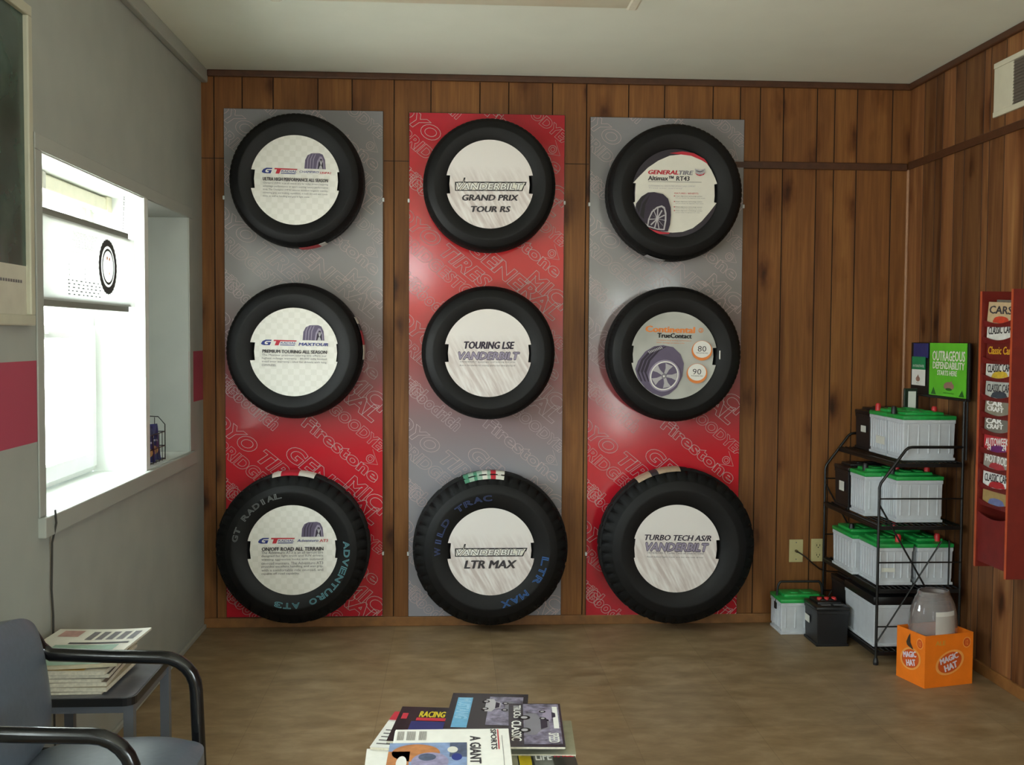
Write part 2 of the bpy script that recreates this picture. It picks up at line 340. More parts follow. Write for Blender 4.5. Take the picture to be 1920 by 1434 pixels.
    def build(s, name, parent=None, smooth=None, bevel=0.0, loc=None):
        me = bpy.data.meshes.new(name); me.from_pydata(s.v, [], s.f)
        for m in s.mats: me.materials.append(m)
        me.polygons.foreach_set('material_index', s.m)
        if smooth is not None:
            me.polygons.foreach_set('use_smooth', [True]*len(s.f)); me.set_sharp_from_angle(angle=math.radians(smooth))
        me.update(); o = bpy.data.objects.new(name, me); COL.objects.link(o)
        if parent: o.parent = parent
        if bevel:
            b = o.modifiers.new('edges', 'BEVEL'); b.width = bevel; b.segments = 2; b.limit_method = 'ANGLE'; b.angle_limit = math.radians(40)
        return o
FACE = (PI/2, 0, 0)            # local XY plane facing the room from the back wall
FACE_R = (PI/2, 0, -PI/2)      # facing -x from the right wall
FACE_L = (PI/2, 0, PI/2)       # facing +x from the left wall
def thing(name, label, cat, loc=(0, 0, 0), rot=(0, 0, 0), group=None):
    o = bpy.data.objects.new(name, None); o.empty_display_size = 0.05; COL.objects.link(o); o.location = loc; o.rotation_euler = rot
    return tag(o, label, cat, group)
def tag(o, label, cat, group=None):
    o['label'] = label; o['category'] = cat
    if group: o['group'] = group
    return o
def struct(o, label=None):
    o['kind'] = 'structure'
    if label: o['label'] = label
    return o
def copy_thing(o):
    c = o.copy(); COL.objects.link(c)
    for ch in list(o.children):
        d = ch.copy(); COL.objects.link(d); d.parent = c
        for g in list(ch.children):
            e = g.copy(); COL.objects.link(e); e.parent = d
    return c
def arc(cx, cy, r, a0, a1, n):
    return [(cx+r*math.cos(a0+(a1-a0)*i/(n-1)), cy+r*math.sin(a0+(a1-a0)*i/(n-1))) for i in range(n)]
def rrect(x0, y0, x1, y1, r, n=5):
    P = []
    for cx, cy, a in ((x1-r, y0+r, -PI/2), (x1-r, y1-r, 0), (x0+r, y1-r, PI/2), (x0+r, y0+r, PI)): P += arc(cx, cy, r, a, a+PI/2, n)
    return P

# ------------------------------------------------------------------ the room
struct(MB().box((-0.4, REAR-0.2, -0.1), (W+0.2, 0.15, 0.0), M_FLOOR).build('floor'))
struct(MB().box((-0.4, REAR-0.2, H), (W+0.2, 0.15, H+0.1), M_CEIL).build('ceiling'))
def panel_wall(name, cuts, length, m, place, seed, thick):
    rnd = random.Random(seed); b = MB(); tones = []
    cuts = [0.0]+[c for c in cuts if 0 < c < length]+[length]; g = 0.0025
    for a, c in zip(cuts[:-1], cuts[1:]):
        t = rnd.random(); x0, x1 = a+(g if a > 0 else 0), c-(g if c < length else 0)
        b.add([place(x0, 0, 0), place(x1, 0, 0), place(x1, H, 0), place(x0, H, 0)], [(0, 1, 2, 3)], m); tones.append(t)
        if c < length:
            V = [place(c-g, 0, 0), place(c-g, H, 0), place(c, H, -0.004), place(c, 0, -0.004), place(c+g, H, 0), place(c+g, 0, 0)]
            b.add(V, [(0, 3, 2, 1), (3, 5, 4, 2)], M_GROOVE); tones += [0, 0]
    n = len(b.f)
    p = [place(0, 0, -0.006), place(length, H, -0.006-thick)]
    lo = [min(p[0][i], p[1][i]) for i in range(3)]; hi = [max(p[0][i], p[1][i]) for i in range(3)]
    b.box(lo, hi, M_GROOVE); tones += [0]*(len(b.f)-n)
    o = b.build(name); at = o.data.attributes.new('plank', 'FLOAT', 'FACE'); at.data.foreach_set('value', tones)
    return struct(o)
cuts_b = [0.060, .192, .338, .549, .711, .911, 1.087, 1.322, 1.461, 1.673, 1.839, 2.044, 2.22, 2.459, 2.594, 2.693, 2.809, 2.977, 3.065, 3.178, 3.355]
panel_wall('wall_back', cuts_b, W, M_WB, lambda u, z, d: (u, -d, z), 3, 0.1)
rnd = random.Random(12); cr = []; u = 0.0
while u < -REAR:
    u += rnd.choice((0.055, 0.09, 0.12, 0.16, 0.07)); cr.append(u)
panel_wall('wall_right', [c for c in cr if c < 5.29], 5.3, M_WR, lambda u, z, d: (W-d, -u, z), 22, 0.1)
# left wall with the window recess and a second window beside the camera
RY0, RY1, RZ0, RZ1, DEP = -1.96, -0.268, 0.872, 1.945, 0.19
b = MB()
def lrect(y0, y1, z0, z1): b.box((-0.32, y0, z0), (0.0, y1, z1), M_WL)
lrect(RY1, 0.1, 0, H); lrect(RY0, RY1, 0, RZ0); lrect(RY0, RY1, RZ1, H); lrect(WIN2[1], RY0, 0, H)
lrect(WIN2[0], WIN2[1], 0, WIN2[2]); lrect(WIN2[0], WIN2[1], WIN2[3], H); lrect(FILL_WIN[1], WIN2[0], 0, H); lrect(REAR, FILL_WIN[0], 0, H)
lrect(FILL_WIN[0], FILL_WIN[1], 0, FILL_WIN[2]); lrect(FILL_WIN[0], FILL_WIN[1], FILL_WIN[3], H)
struct(b.build('wall_left'))
b = MB()
x0, x1, z0, z1 = FRONT
b.box((-0.3, REAR-0.12, 0), (x0, REAR, H), M_PAINT); b.box((x1, REAR-0.12, 0), (DOOR[0], REAR, H), M_PAINT)
b.box((DOOR[1], REAR-0.12, 0), (W+0.1, REAR, H), M_PAINT); b.box((DOOR[0], REAR-0.12, DOOR[3]), (DOOR[1], REAR, H), M_PAINT); b.box((DOOR[0], REAR-0.12, 0), (DOOR[1], REAR, DOOR[2]), M_PAINT)
b.box((x0, REAR-0.12, 0), (x1, REAR, z0), M_PAINT); b.box((x0, REAR-0.12, z1), (x1, REAR, H), M_PAINT)
struct(b.build('wall_front'))
f = thing('glare_window', 'small high window added opposite the tire display for a glare spot', 'window'); del f['category']; f['kind'] = 'structure'
b = MB(); t = 0.05
for xx in (x0, x1-0.05): b.box((xx, REAR-0.09, z0), (xx+t, REAR-0.03, z1), M_WHITEP)
for zz in (z0, z1-t): b.box((x0, REAR-0.088, zz), (x1, REAR-0.032, zz+t), M_WHITEP)
b.build('frame', f); MB().box((x0, REAR-0.062, z0), (x1, REAR-0.058, z1), M_GLASS).build('pane', f)

d = bpy.data.objects.new('door_1', None); COL.objects.link(d); d['kind'] = 'structure'; d['label'] = 'unseen glazed door behind the camera, narrowed to limit its light'
b = MB()
for p, q in (((DOOR[0], DOOR[2]), (DOOR[0]+.09, DOOR[3])), ((DOOR[1]-.09, DOOR[2]), (DOOR[1], DOOR[3])), ((DOOR[0]+.09, DOOR[2]), (DOOR[1]-.09, DOOR[2]+.2)), ((DOOR[0]+.09, DOOR[3]-.1), (DOOR[1]-.09, DOOR[3]))):
    b.box((p[0], REAR-.08, p[1]), (q[0], REAR-.035, q[1]), M_WHITEP)
b.build('leaf', d); MB().box((DOOR[0]+.09, REAR-.06, DOOR[2]+.2), (DOOR[1]-.09, REAR-.055, DOOR[3]-.1), M_GLASS).build('pane', d)
MB().tube([(DOOR[0]+.045, REAR-.03, 1.0), (DOOR[0]+.045, REAR+.03, 1.0), (DOOR[0]+.16, REAR+.03, 1.0)], .010, M_BLACKP, 8).build('handle', d)
b = MB(); b.box((W, -5.5, 0), (W+.12, -5.3, H), M_WR).box((W, REAR-.12, 0), (W+.12, FILL_SIDE[0], H), M_WR).box((W, FILL_SIDE[0], 0), (W+.12, FILL_SIDE[1], FILL_SIDE[2]), M_WR).box((W, FILL_SIDE[0], FILL_SIDE[3]), (W+.12, FILL_SIDE[1], H), M_WR)
struct(b.build('wall_right'))
wn = bpy.data.objects.new('side_fill_window', None); COL.objects.link(wn); wn['kind'] = 'structure'; wn['label'] = 'wide window added behind the camera to light the opposite wall'
b = MB()
for p, q in (((FILL_SIDE[0], FILL_SIDE[2]), (FILL_SIDE[0]+.05, FILL_SIDE[3])), ((FILL_SIDE[1]-.05, FILL_SIDE[2]), (FILL_SIDE[1], FILL_SIDE[3])), ((FILL_SIDE[0]+.05, FILL_SIDE[2]), (FILL_SIDE[1]-.05, FILL_SIDE[2]+.05)), ((FILL_SIDE[0]+.05, FILL_SIDE[3]-.05), (FILL_SIDE[1]-.05, FILL_SIDE[3]))):
    b.box((W+.05, p[0], p[1]), (W+.10, q[0], q[1]), M_WHITEP)
b.build('frame', wn); MB().box((W+.072, FILL_SIDE[0]+.05, FILL_SIDE[2]+.05), (W+.076, FILL_SIDE[1]-.05, FILL_SIDE[3]-.05), M_GLASS).build('pane', wn)

# window in the picture: frame, two sashes, panes
def window(name, y0, y1, z0, z1, x):
    wn = bpy.data.objects.new(name, None); COL.objects.link(wn); wn['kind'] = 'structure'; wn['label'] = 'white double hung sash window'
    b = MB(); t = 0.035
    b.box((x-0.05, y0, z0), (x, y0+t, z1), M_WHITEP).box((x-0.05, y1-t, z0), (x, y1, z1), M_WHITEP)
    b.box((x-0.05, y0+t, z1-t), (x, y1-t, z1), M_WHITEP).box((x-0.05, y0+t, z0), (x, y1-t, z0+0.022), M_WHITEP)
    b.build('frame', wn, bevel=0.003)
    zm = z0+(z1-z0)*0.5; ya, yb = y0+t, y1-t
    def sash(nm, xa, za, zb, low):
        b = MB(); q = 0.042
        b.box((xa, ya, za), (xa+0.028, ya+q, zb), M_WHITEP).box((xa, yb-q, za), (xa+0.028, yb, zb), M_WHITEP)
        b.box((xa, ya+q, za), (xa+0.028, yb-q, za+(0.055 if low else 0.05)), M_WHITEP).box((xa, ya+q, zb-0.045), (xa+0.028, yb-q, zb), M_WHITEP)
        o = b.build(nm, wn, bevel=0.003)
        MB().box((xa+0.012, ya+q, za+0.04), (xa+0.016, yb-q, zb-0.04), M_GLASS).build('pane', o)
        return o
    sash('upper_sash', x-0.042, zm-0.02, z1-t, False); o = sash('lower_sash', x-0.011, z0+0.022, zm+0.03, True)
    MB().box((x+0.017, (ya+yb)/2-0.03, zm+0.0), (x+0.028, (ya+yb)/2+0.03, zm+0.012), M_WHITEP).build('sash_lock', o)
    return wn
window('window_1', WIN1[0], WIN1[1], 0.89, RZ1, -DEP)
window('window_3', WIN2[0], WIN2[1], WIN2[2], WIN2[3], -DEP)
window('fill_window', FILL_WIN[0], FILL_WIN[1], FILL_WIN[2], FILL_WIN[3], -DEP)  # added unseen window, only there for its daylight
# recess: sill, partition post, niche back, casing
struct(MB().box((-0.32, RY0, RZ0-0.002), (0.006, RY1, 0.885), M_WHITEP).box((-0.004, RY0-0.05, 0.825), (0.022, RY1+0.055, 0.885), M_PAINT).build('trim_1', bevel=0.004), 'painted window stool and apron running under the window and niche')
struct(MB().box((-DEP-0.01, -0.95, 0.885), (0.004, -0.90, RZ1), M_WHITEP).build('trim_2', bevel=0.002), 'white upright board between the window and the niche')
struct(MB().box((-0.32, -0.90, 0.885), (-DEP-0.06, RY1, RZ1), M_PAINT).build('trim_3'), 'grey back panel of the niche')
struct(MB().box((0.0, RY0-0.05, RZ1), (0.006, RY1+0.06, RZ1+0.048), M_PAINT).box((0.0, RY0-0.05, 0.885), (0.006, RY0, RZ1), M_PAINT).box((0.0, RY1, 0.885), (0.006, RY1+0.06, RZ1), M_PAINT).build('trim_4', bevel=0.003), 'grey painted casing round the window recess')
struct(MB().box((-DEP, RY0, 0.885), (0.0, RY0+0.004, RZ1), M_WHITEP).box((-DEP, RY0+0.004, RZ1-0.004), (0.0, -0.95, RZ1), M_WHITEP).build('trim_12'), 'white lining of the window recess')
# mouldings
struct(MB().box((0.0, REAR, 2.61), (0.032, -0.0, H), M_PAINT).build('trim_5', bevel=0.006), 'grey painted moulding under the ceiling on the window wall')
struct(MB().box((0.03, -0.018, H-0.032), (W, 0.0, H), M_TRIMW).build('trim_6', bevel=0.006))
struct(MB().box((W-0.018, REAR, H-0.032), (W, -0.018, H), M_TRIMW).build('trim_7', bevel=0.006))
struct(MB().box((2.55, -0.012, 2.246), (W-0.012, 0.0, 2.282), M_TRIMW).build('trim_8', bevel=0.004))
struct(MB().box((W-0.012, REAR, 2.252), (W, -0.012, 2.288), M_TRIMW).build('trim_9', bevel=0.004))
struct(MB().cyl((W-0.006, -0.006, 0.0), (W-0.006, -0.006, 2.25), 0.0085, mat('pale_corner_wood', '9a7050', 0.45, 0.1, 20), 12).build('trim_10', smooth=40))
struct(MB().box((0.0, -0.013, 0), (W, 0, 0.047), M_BASEW).build('baseboard_back', bevel=0.003))
struct(MB().box((W-0.013, REAR, 0), (W, -0.013, 0.05), M_BASEW).build('baseboard_right', bevel=0.003))
struct(MB().box((0.0, REAR, 0), (0.012, -0.013, 0.02), M_PAINT).build('baseboard_left', bevel=0.003))
for p, q in (((.862, .983), 0), ((1.737, 1.852), 0), ((.0, .105), 0)):
    struct(MB().box((p[0], -0.0015, 2.255), (p[1], 0.0, 2.258), M_GROOVE).build('trim_11'), 'thin seam between upper and lower panelling sheets')

# ------------------------------------------------------------------ display boards
def ang_text_clip(items, bw):
    """Outlined names running down to the right across the board, trimmed at the board edges."""
    b = MB()
    for body, x, y, capx, length, shear in items:
        V, F = text_geo(body, shear, 0.035, 0.0115)
        if not V: continue
        ax = [p[0] for p in V]; ay = [p[1] for p in V]; kx = length/(max(ax)-min(ax)); ky = capx/(max(ay)-min(ay))
        R = Matrix.Translation((x, y, 0)) @ Matrix.Rotation(math.radians(-39), 4, 'Z')
        b.M = R
        b.add([((p[0]-min(ax))*kx, (p[1]-max(ay))*ky, 0.0122+p[2]*0.12*ky) for p in V], F, M_OUTL)
    b.M = Matrix()
    me = bpy.data.meshes.new('t'); me.from_pydata(b.v, [], b.f); bm = bmesh.new(); bm.from_mesh(me); bpy.data.meshes.remove(me)
    for co, no in (((0.002, 0, 0), (-1, 0, 0)), ((bw-0.002, 0, 0), (1, 0, 0)), ((0, 0.002, 0), (0, -1, 0)), ((0, 2.438, 0), (0, 1, 0))):
        bmesh.ops.bisect_plane(bm, geom=bm.verts[:]+bm.edges[:]+bm.faces[:], plane_co=co, plane_no=no, clear_outer=True)
    return bm
PXM = 0.7525/296.0
ART = [('TOYO TIRES', -34, 548, 30, 250, .25), ('BRIDGESTONE', -6, 618, 25, 215, .15), ('BFGoodrich', -12, 488, 27, 152, .12), ('GENERAL', 128, 626, 32, 215, .15),
       ('Firestone', 157, 572, 26, 178, .0), ('GOODYEAR', 205, 548, 22, 160, .1), ('MICHELIN', 240, 488, 32, 210, .1), ('MICHELIN', -78, 628, 28, 150, .1)]
def board(x, zb, bw, m, label):
    t = thing('display_board', label, 'board', (x, -0.0, zb), FACE, 'tall tire display boards')
    b = MB(); b.box((0, 0, 0.001), (bw, 2.44, 0.0115), M_EDGE); b.rect(0.0015, 0.0015, bw-0.0015, 2.4385, 0.0119, m)
    b.build('panel', t)
    items = []
    for body, px, py, cap, ln, sh in ART:
        for k in range(-4, 4):
            items.append((body, px*PXM, 2.44-(py+197*k)*PXM, cap*PXM, ln*PXM, sh))
    bm = ang_text_clip(items, bw); MB().bm(bm, M_OUTL).build('lettering', t)
    # arrow roundel: a ring with a letter and a pointed tail
    b = MB()
    for k in (-1, 0, 1, 2):
        cx, cy = 272*PXM, 2.44-(262+197*k)*PXM
        b.ring(cx, cy, 0.020, 0.0175, 0.0123, M_OUTL, n=24).ring(cx, cy, 0.011, 0.009, 0.0123, M_OUTL, n=16)
        P = [(cx+0.012, cy+0.045), (cx+0.036, cy-0.03), (cx-0.045, cy-0.018)]
        for p, q in ((P[0], P[1]), (P[1], P[2])):
            b.tube([(p[0], p[1], 0.0121), (q[0], q[1], 0.0121)], 0.0009, M_OUTL, 4)
    b.build('roundel_print', t)
    for cx in (-0.006, bw-0.004):
        for cz in (0.3, 2.01):
            MB().rbox((cx, cz, 0.0), (cx+0.010, cz+0.018, 0.017), 0.002, mat('clip_plastic', 'd9dcdc', 0.2)).build('clip', t)
    return t
board(.107, .0505, .7525, M_BRD, 'tall display board fading from grey to red, nearest the window')
board(.983, .0475, .750, M_BRDF, 'middle tall display board, red at the top and grey at the bottom')
board(1.856, .0420, .7567, M_BRD, 'tall display board fading from grey to red, nearest the battery rack')

# ------------------------------------------------------------------ tires
def tire_profile(R, rb, w, blocky):
    sh = 0.012 if blocky else 0.004
    if blocky:
        front = [(rb-0.004, w*.70), (rb-0.006, w*.80), (rb, w*.87), (rb+0.012, w*.905), (rb+(R-rb)*.26, w*.965), (rb+(R-rb)*.44, w*.992), (rb+(R-rb)*.48, w*.994), (rb+(R-rb)*.50, w*.990), (R-0.066, w*.965), (R-0.056, w*.945)]
        tread = [(R-0.056, w*.945), (R-0.040, w*.905), (R-0.022, w*.85), (R-0.009, w*.78), (R-0.011, w*.70), (R-0.011, w*.68), (R-0.001, w*.665), (R, w*.56), (R-0.009, w*.545), (R-0.009, w*.525), (R, w*.51)]
        return front, tread+[(r, w-z) for r, z in reversed(tread)], [(r, w-z) for r, z in reversed(front)]
    front = [(rb-0.004, w*.70), (rb-0.006, w*.80), (rb, w*.87), (rb+0.012, w*.905), (rb+(R-rb)*.30, w*.965), (rb+(R-rb)*.52, w*.992), (rb+(R-rb)*.56, w*.994), (rb+(R-rb)*.58, w*.990), (R-0.034, w*.965), (R-0.022, w*.925)]
    back = [(r, w-z) for r, z in reversed(front)]
    tread = [(R-0.022, w*.925), (R-0.012, w*.87), (R-0.005, w*.80), (R-0.002, w*.72), (R-0.010, w*.70), (R-0.010, w*.68), (R-0.001, w*.665), (R, w*.56), (R-0.009, w*.545), (R-0.009, w*.525), (R, w*.51)]
    tread = tread+[(r, w-z) for r, z in reversed(tread)]
    return front, tread, back
def tire(cx, cz, R, cr, w, blocky, label, ccx, ccz):
    t = thing('tire', label, 'tire', (cx, -0.014, cz), FACE, 'tires mounted on the display boards')
    rb = cr-0.014
    front, tread, back = tire_profile(R, rb, w, blocky)
    N = 215
    side = MB().lathe(front, M_RUB, 96).lathe(back, M_RUB, 96).lathe([back[-1], front[0]], M_RUB, 96).build('sidewall', t, smooth=50)
    per, dep = (5, 0.011) if blocky else (4, 0.0025)
    if not blocky: N = 320
    def f(i, j, r):
        k = min(j, len(tread)-1-j)
        if k in (1, 2, 3) and i % per == 0: return r-dep*(.6 if k == 1 else 1)
        if k in (6, 7) and (i+per//2) % (per*2) == 0: return r-dep*.6
        return r
    MB().lathe(tread, M_RUBT, N, f=f).build('tread', t, smooth=35)
    return t
BLK = ((.3, 0), (.665, .0), (.72, .004), (.78, .008), (.85, .0205), (.905, .0385), (.945, .055))
def sticker(t, R, w, a0, a1, cols, z0=.32, z1=.74, drop=0.0):
    """Paper tread label bent over the tread; angles clockwise from the top in degrees."""
    b = MB(); n = 24
    for i in range(n):
        A = [math.radians(90-(a0+(a1-a0)*(i+e)/n)) for e in (0, 1)]; r = R+0.0016
        c = cols[min(len(cols)-1, int(i/n*len(cols)))]
        q = []
        for k in range(7):
            zz = z0+(z1-z0)*k/6; rr = r
            if drop:
                rr += .0018
                for (za, da), (zb, db) in zip(BLK[:-1], BLK[1:]):
                    if za <= zz <= zb: rr -= da+(db-da)*(zz-za)/(zb-za)
            q += [(rr*math.cos(A[0]), rr*math.sin(A[0]), w*zz), (rr*math.cos(A[1]), rr*math.sin(A[1]), w*zz)]
        b.add(q, [(2*k, 2*k+1, 2*k+3, 2*k+2) for k in range(6)], c)
    o = b.build('tread_sticker', t); so = o.modifiers.new('paper', 'SOLIDIFY'); so.thickness = 0.001; so.offset = 1
def arc_text(t, body, a0, a1, r, h, m, z):
    b = MB(); n = len(body)
    for i, ch in enumerate(body):
        if ch == ' ': continue
        a = math.radians(a0+(a1-a0)*i/(n-1)); wd = abs(math.radians(a1-a0))*r/(n-1)*(0.25 if ch == 'I' else 0.8)
        b.M = Matrix.Rotation(-a, 4, 'Z') @ Matrix.Translation((0, r, z))
        b.text(ch, -wd/2, -h/2, wd/2, h/2, 0, m, outline=0.028)
    b.M = Matrix(); b.build('sidewall_lettering', t)
class Card:
    """Notched round insert card; content is placed in units measured from the card's centre."""
    def __init__(s, t, m, R, nt, nb, ml, mr, w, dx, dz, k, cx, cy, tilt=0.0):
        s.k, s.cx, s.cy, s.z = k, cx, cy, w*0.93
        P = []; n = 40
        aR = math.asin(nt/R); aB = math.asin(-nb/R)
        P += arc(0, 0, R, aR, PI-aR, n); P += [(ml, nt-0.001)]; P += [(ml-0.004, (nt+nb)/2)]; P += [(ml, nb+0.001)]
        P += arc(0, 0, R, PI+aB, 2*PI-aB, n); P += [(mr, nb+0.001)]; P += [(mr+0.004, (nt+nb)/2)]; P += [(mr, nt-0.001)]
        b = MB(); b.prism(P, s.z-0.003, s.z, m)
        s.o = b.build('insert_card', t); s.o.location = (dx, dz, 0); s.o.rotation_euler = (0, 0, tilt)
        s.b = {}; s.lay = 0
    def part(s, nm): return s.b.setdefault(nm, MB())
    def p(s, x, y): return ((x-s.cx)*s.k, -(y-s.cy)*s.k)
    def zz(s): s.lay += 1; return s.z+0.0003+0.0003*s.lay if s.lay < 24 else s.z+.0075+.00006*(s.lay-24)
    def text(s, nm, body, x0, y0, x1, y1, m, **kw):
        a = s.p(x0, y1); c = s.p(x1, y0); s.part(nm).text(body, a[0], a[1], c[0], c[1], s.zz(), m, **kw)
    def poly(s, nm, pts, m): s.part(nm).poly([s.p(*q) for q in pts][::-1], s.zz(), m)
    def rect(s, nm, x0, y0, x1, y1, m): s.poly(nm, [(x0, y0), (x1, y0), (x1, y1), (x0, y1)], m)
    def ell(s, nm, x, y, rx, ry, m, rot=0, a0=0, a1=2*PI):
        q = s.p(x, y); s.part(nm).ell(q[0], q[1], rx*s.k, ry*s.k, s.zz(), m, rot, a0=a0, a1=a1)
    def ring(s, nm, x, y, ro, ri, m, sy=1.0, rot=0):
        q = s.p(x, y); s.part(nm).ring(q[0], q[1], ro*s.k, ri*s.k, s.zz(), m, sy, rot=rot)
    def lines(s, nm, L, x0, x1, y, dy, h, m, last=0.7):
        for i, tx in enumerate(L):
            s.text(nm, tx, x0, y+dy*i-h, x0+(x1-x0)*(last if i == len(L)-1 else 1), y+dy*i, m)
    def done(s):
        for nm, b in s.b.items(): b.build(nm, s.o)
def gt_logo(c, y0, y1, x0):
    # blue G swoosh, red T with long bar, small capitals between two lines
    c.poly('logo', [(x0+8, y0+30), (x0+20, y0+12), (x0+45, y0), (x0+92, y0), (x0+88, y0+10), (x0+50, y0+11), (x0+38, y0+20), (x0+36, y0+30), (x0+44, y1-8), (x0+60, y1-8), (x0+64, y1-18), (x0+50, y1-18), (x0+52, y1-26), (x0+88, y1-26), (x0+78, y1), (x0+30, y1), (x0+12, y1-6)], M_BLUE)
    c.poly('logo', [(x0+110, y0), (x0+290, y0+2), (x0+286, y0+11), (x0+160, y0+11), (x0+146, y1), (x0+116, y1), (x0+128, y0+11), (x0+106, y0+11)], M_RED)
    c.text('logo', 'RADIAL', x0+162, y0+16, x0+284, y1-14, M_BLUE, off=.02, shear=.15)
    c.rect('logo', x0+160, y1-9, x0+276, y1-6, M_BLUE); c.rect('logo', x0+158, y1-4, x0+274, y1, M_BLUE)
def mini_tire(c, x0, y0, x1, y1, rough=False):
    """Small cropped picture of a tire seen three-quarters on."""
    w, h = x1-x0, y1-y0
    c.poly('tire_picture', [(x0, y1), (x0+.03*w, y0+.45*h), (x0+.14*w, y0+.15*h), (x0+.32*w, y0+.02*h), (x0+.7*w, y0), (x0+.85*w, y0+.08*h), (x0+.96*w, y0+.4*h), (x1, y1)], M_PUR)
    for q in (.12, .25, .38):
        c.poly('tire_picture', [(x0+q*w, y1), (x0+(q+.02)*w, y0+.4*h), (x0+(q+.13)*w, y0+.06*h), (x0+(q+.16)*w, y0+.06*h), (x0+(q+.06)*w, y0+.4*h), (x0+(q+.03)*w, y1)], M_PURL if not rough else M_PURD)
    c.poly('tire_picture', [(x0+.55*w, y1), (x0+.60*w, y0+.5*h), (x0+.72*w, y0+.2*h), (x0+.82*w, y0+.22*h), (x0+.92*w, y0+.55*h), (x0+.95*w, y1)], M_PURL)
    c.poly('tire_picture', [(x0+.62*w, y1), (x0+.66*w, y0+.6*h), (x0+.75*w, y0+.35*h), (x0+.83*w, y0+.38*h), (x0+.88*w, y0+.62*h), (x0+.90*w, y1)], M_PURD)
    for q in (.3, .52, .75): c.poly('tire_picture', [(x0+.76*w, y0+.75*h), (x0+(.62+q*.3)*w, y0+.45*h), (x0+(.65+q*.3)*w, y0+.45*h), (x0+.8*w, y0+.75*h)], M_SIL)
    c.poly('tire_picture', [(x0+.68*w, y1-1), (x0+.74*w, y0+.78*h), (x0+.80*w, y0+.78*h), (x0+.86*w, y1-1)], M_SIL)

TW = .20
# first column
t = tire(.471, 2.134, .310, .205, TW, False, 'tire with checked white card reading ULTRA HIGH PERFORMANCE ALL SEASON', 0, 0)
c = Card(t, M_CHECK, .2045, .043, -.043, -.183, .191, TW, -.001, -.004, .000576, 648, 622, math.radians(-1.0))
gt_logo(c, 532, 576, 376); mini_tire(c, 720, 405, 888, 530)
c.text('model_name', 'CHAMPIRO', 682, 548, 834, 564, M_BLUE, off=.01, shear=.2); c.text('model_name', 'UHPA1', 845, 552, 932, 568, M_RED, off=.02, shear=.2)
c.text('headline', 'ULTRA HIGH PERFORMANCE ALL SEASON', 395, 608, 908, 634, M_INK2, off=.038)
c.lines('body_text', ['Champiro UHPA1 is an all season tire for today drivers requiring', 'advantage performance or sport touring luxury performance', 'tires. The Champiro UHPA1 ensures excellent longterm stability,', 'cornering grip, and braking capabilities, in both dry and wet condi-', 'tions, as well as handling and grip in light snow.'], 397, 910, 662, 26, 17, M_INKG, .72)
c.done(); sticker(t, .310, TW, 178, 155, [M_RED, M_RED, M_RED, M_WHITE], .25, .8)
t = tire(.460, 1.345, .318, .205, TW, False, 'tire with checked white card reading PREMIUM TOURING ALL SEASON', 0, 0)
c = Card(t, M_CHECK, .2045, .042, -.042, -.178, .194, TW, .002, -.005, .000580, 638, 632, math.radians(-.8))
gt_logo(c, 537, 581, 370); mini_tire(c, 706, 414, 878, 536)
c.text('model_name', 'MAXTOUR', 676, 556, 908, 580, M_BLUE, off=.03, shear=.2)
c.text('headline', 'PREMIUM TOURING ALL SEASON', 392, 616, 898, 642, M_INK2, off=.038)
c.lines('body_text', ['The Maxtour premium touring tire offers our', 'highest mileage warranty - 80,000 mile limited', 'tread wear warranty - ideal for drivers with long', 'commutes.'], 388, 898, 670, 26, 20, M_INKG, .22)
c.done(); sticker(t, .318, TW, 60, 97, [M_CREAM, M_INK2, M_RED, M_RED, M_CREAM, M_CREAM], .3, .8)
t = tire(.448, .417, .360, .211, .21, True, 'tire with raised outline letters and white card reading ON/OFF ROAD ALL TERRAIN', 0, 0)
c = Card(t, M_CHECK, .2105, .045, -.040, -.192, .196, .21, .006, .001, .000602, 652, 738, math.radians(.3))
gt_logo(c, 640, 684, 382); mini_tire(c, 722, 518, 892, 634, True)
c.text('model_name', 'Adventuro', 690, 652, 852, 672, M_BLUE, shear=.25, off=.01); c.text('model_name', 'AT3', 862, 652, 926, 674, M_RED, off=.02, shear=.1)
c.text('headline', 'ON/OFF ROAD ALL TERRAIN', 420, 712, 890, 740, M_INK2, off=.038)
c.lines('body_text', ['The Adventuro AT3 is an all terrain tire', 'designed for light truck and SUV drivers', 'wanting aggressive looks with outstand', 'on-road manners. The Adventuro AT3', 'provides excellent handling and wet grip,', 'with a comfortable ride on-road, and', 'capable off-road capability.'], 416, 888, 764, 27.5, 21, M_INKG, .62)
c.done(); sticker(t, .360, .21, -15, 17, [M_CREAM, M_RED, M_RED, M_CREAM, M_CREAM], .42, .82, 1)
M_SWG = mat('raised_grey_letter', '6f7374', 0.5); M_SWT = mat('raised_teal_letter', '5f95a0', 0.5); M_SWB = mat('raised_blue_letter', '2d5fa0', 0.5); M_SWD = mat('raised_dark_blue_letter', '2b3a66', 0.5)
arc_text(t, 'GT RADIAL', -77, -13, .262, .024, M_SWG, .21*.995); arc_text(t, 'ADVENTURO AT3', 84, 193, .258, .026, M_SWT, .21*.995)
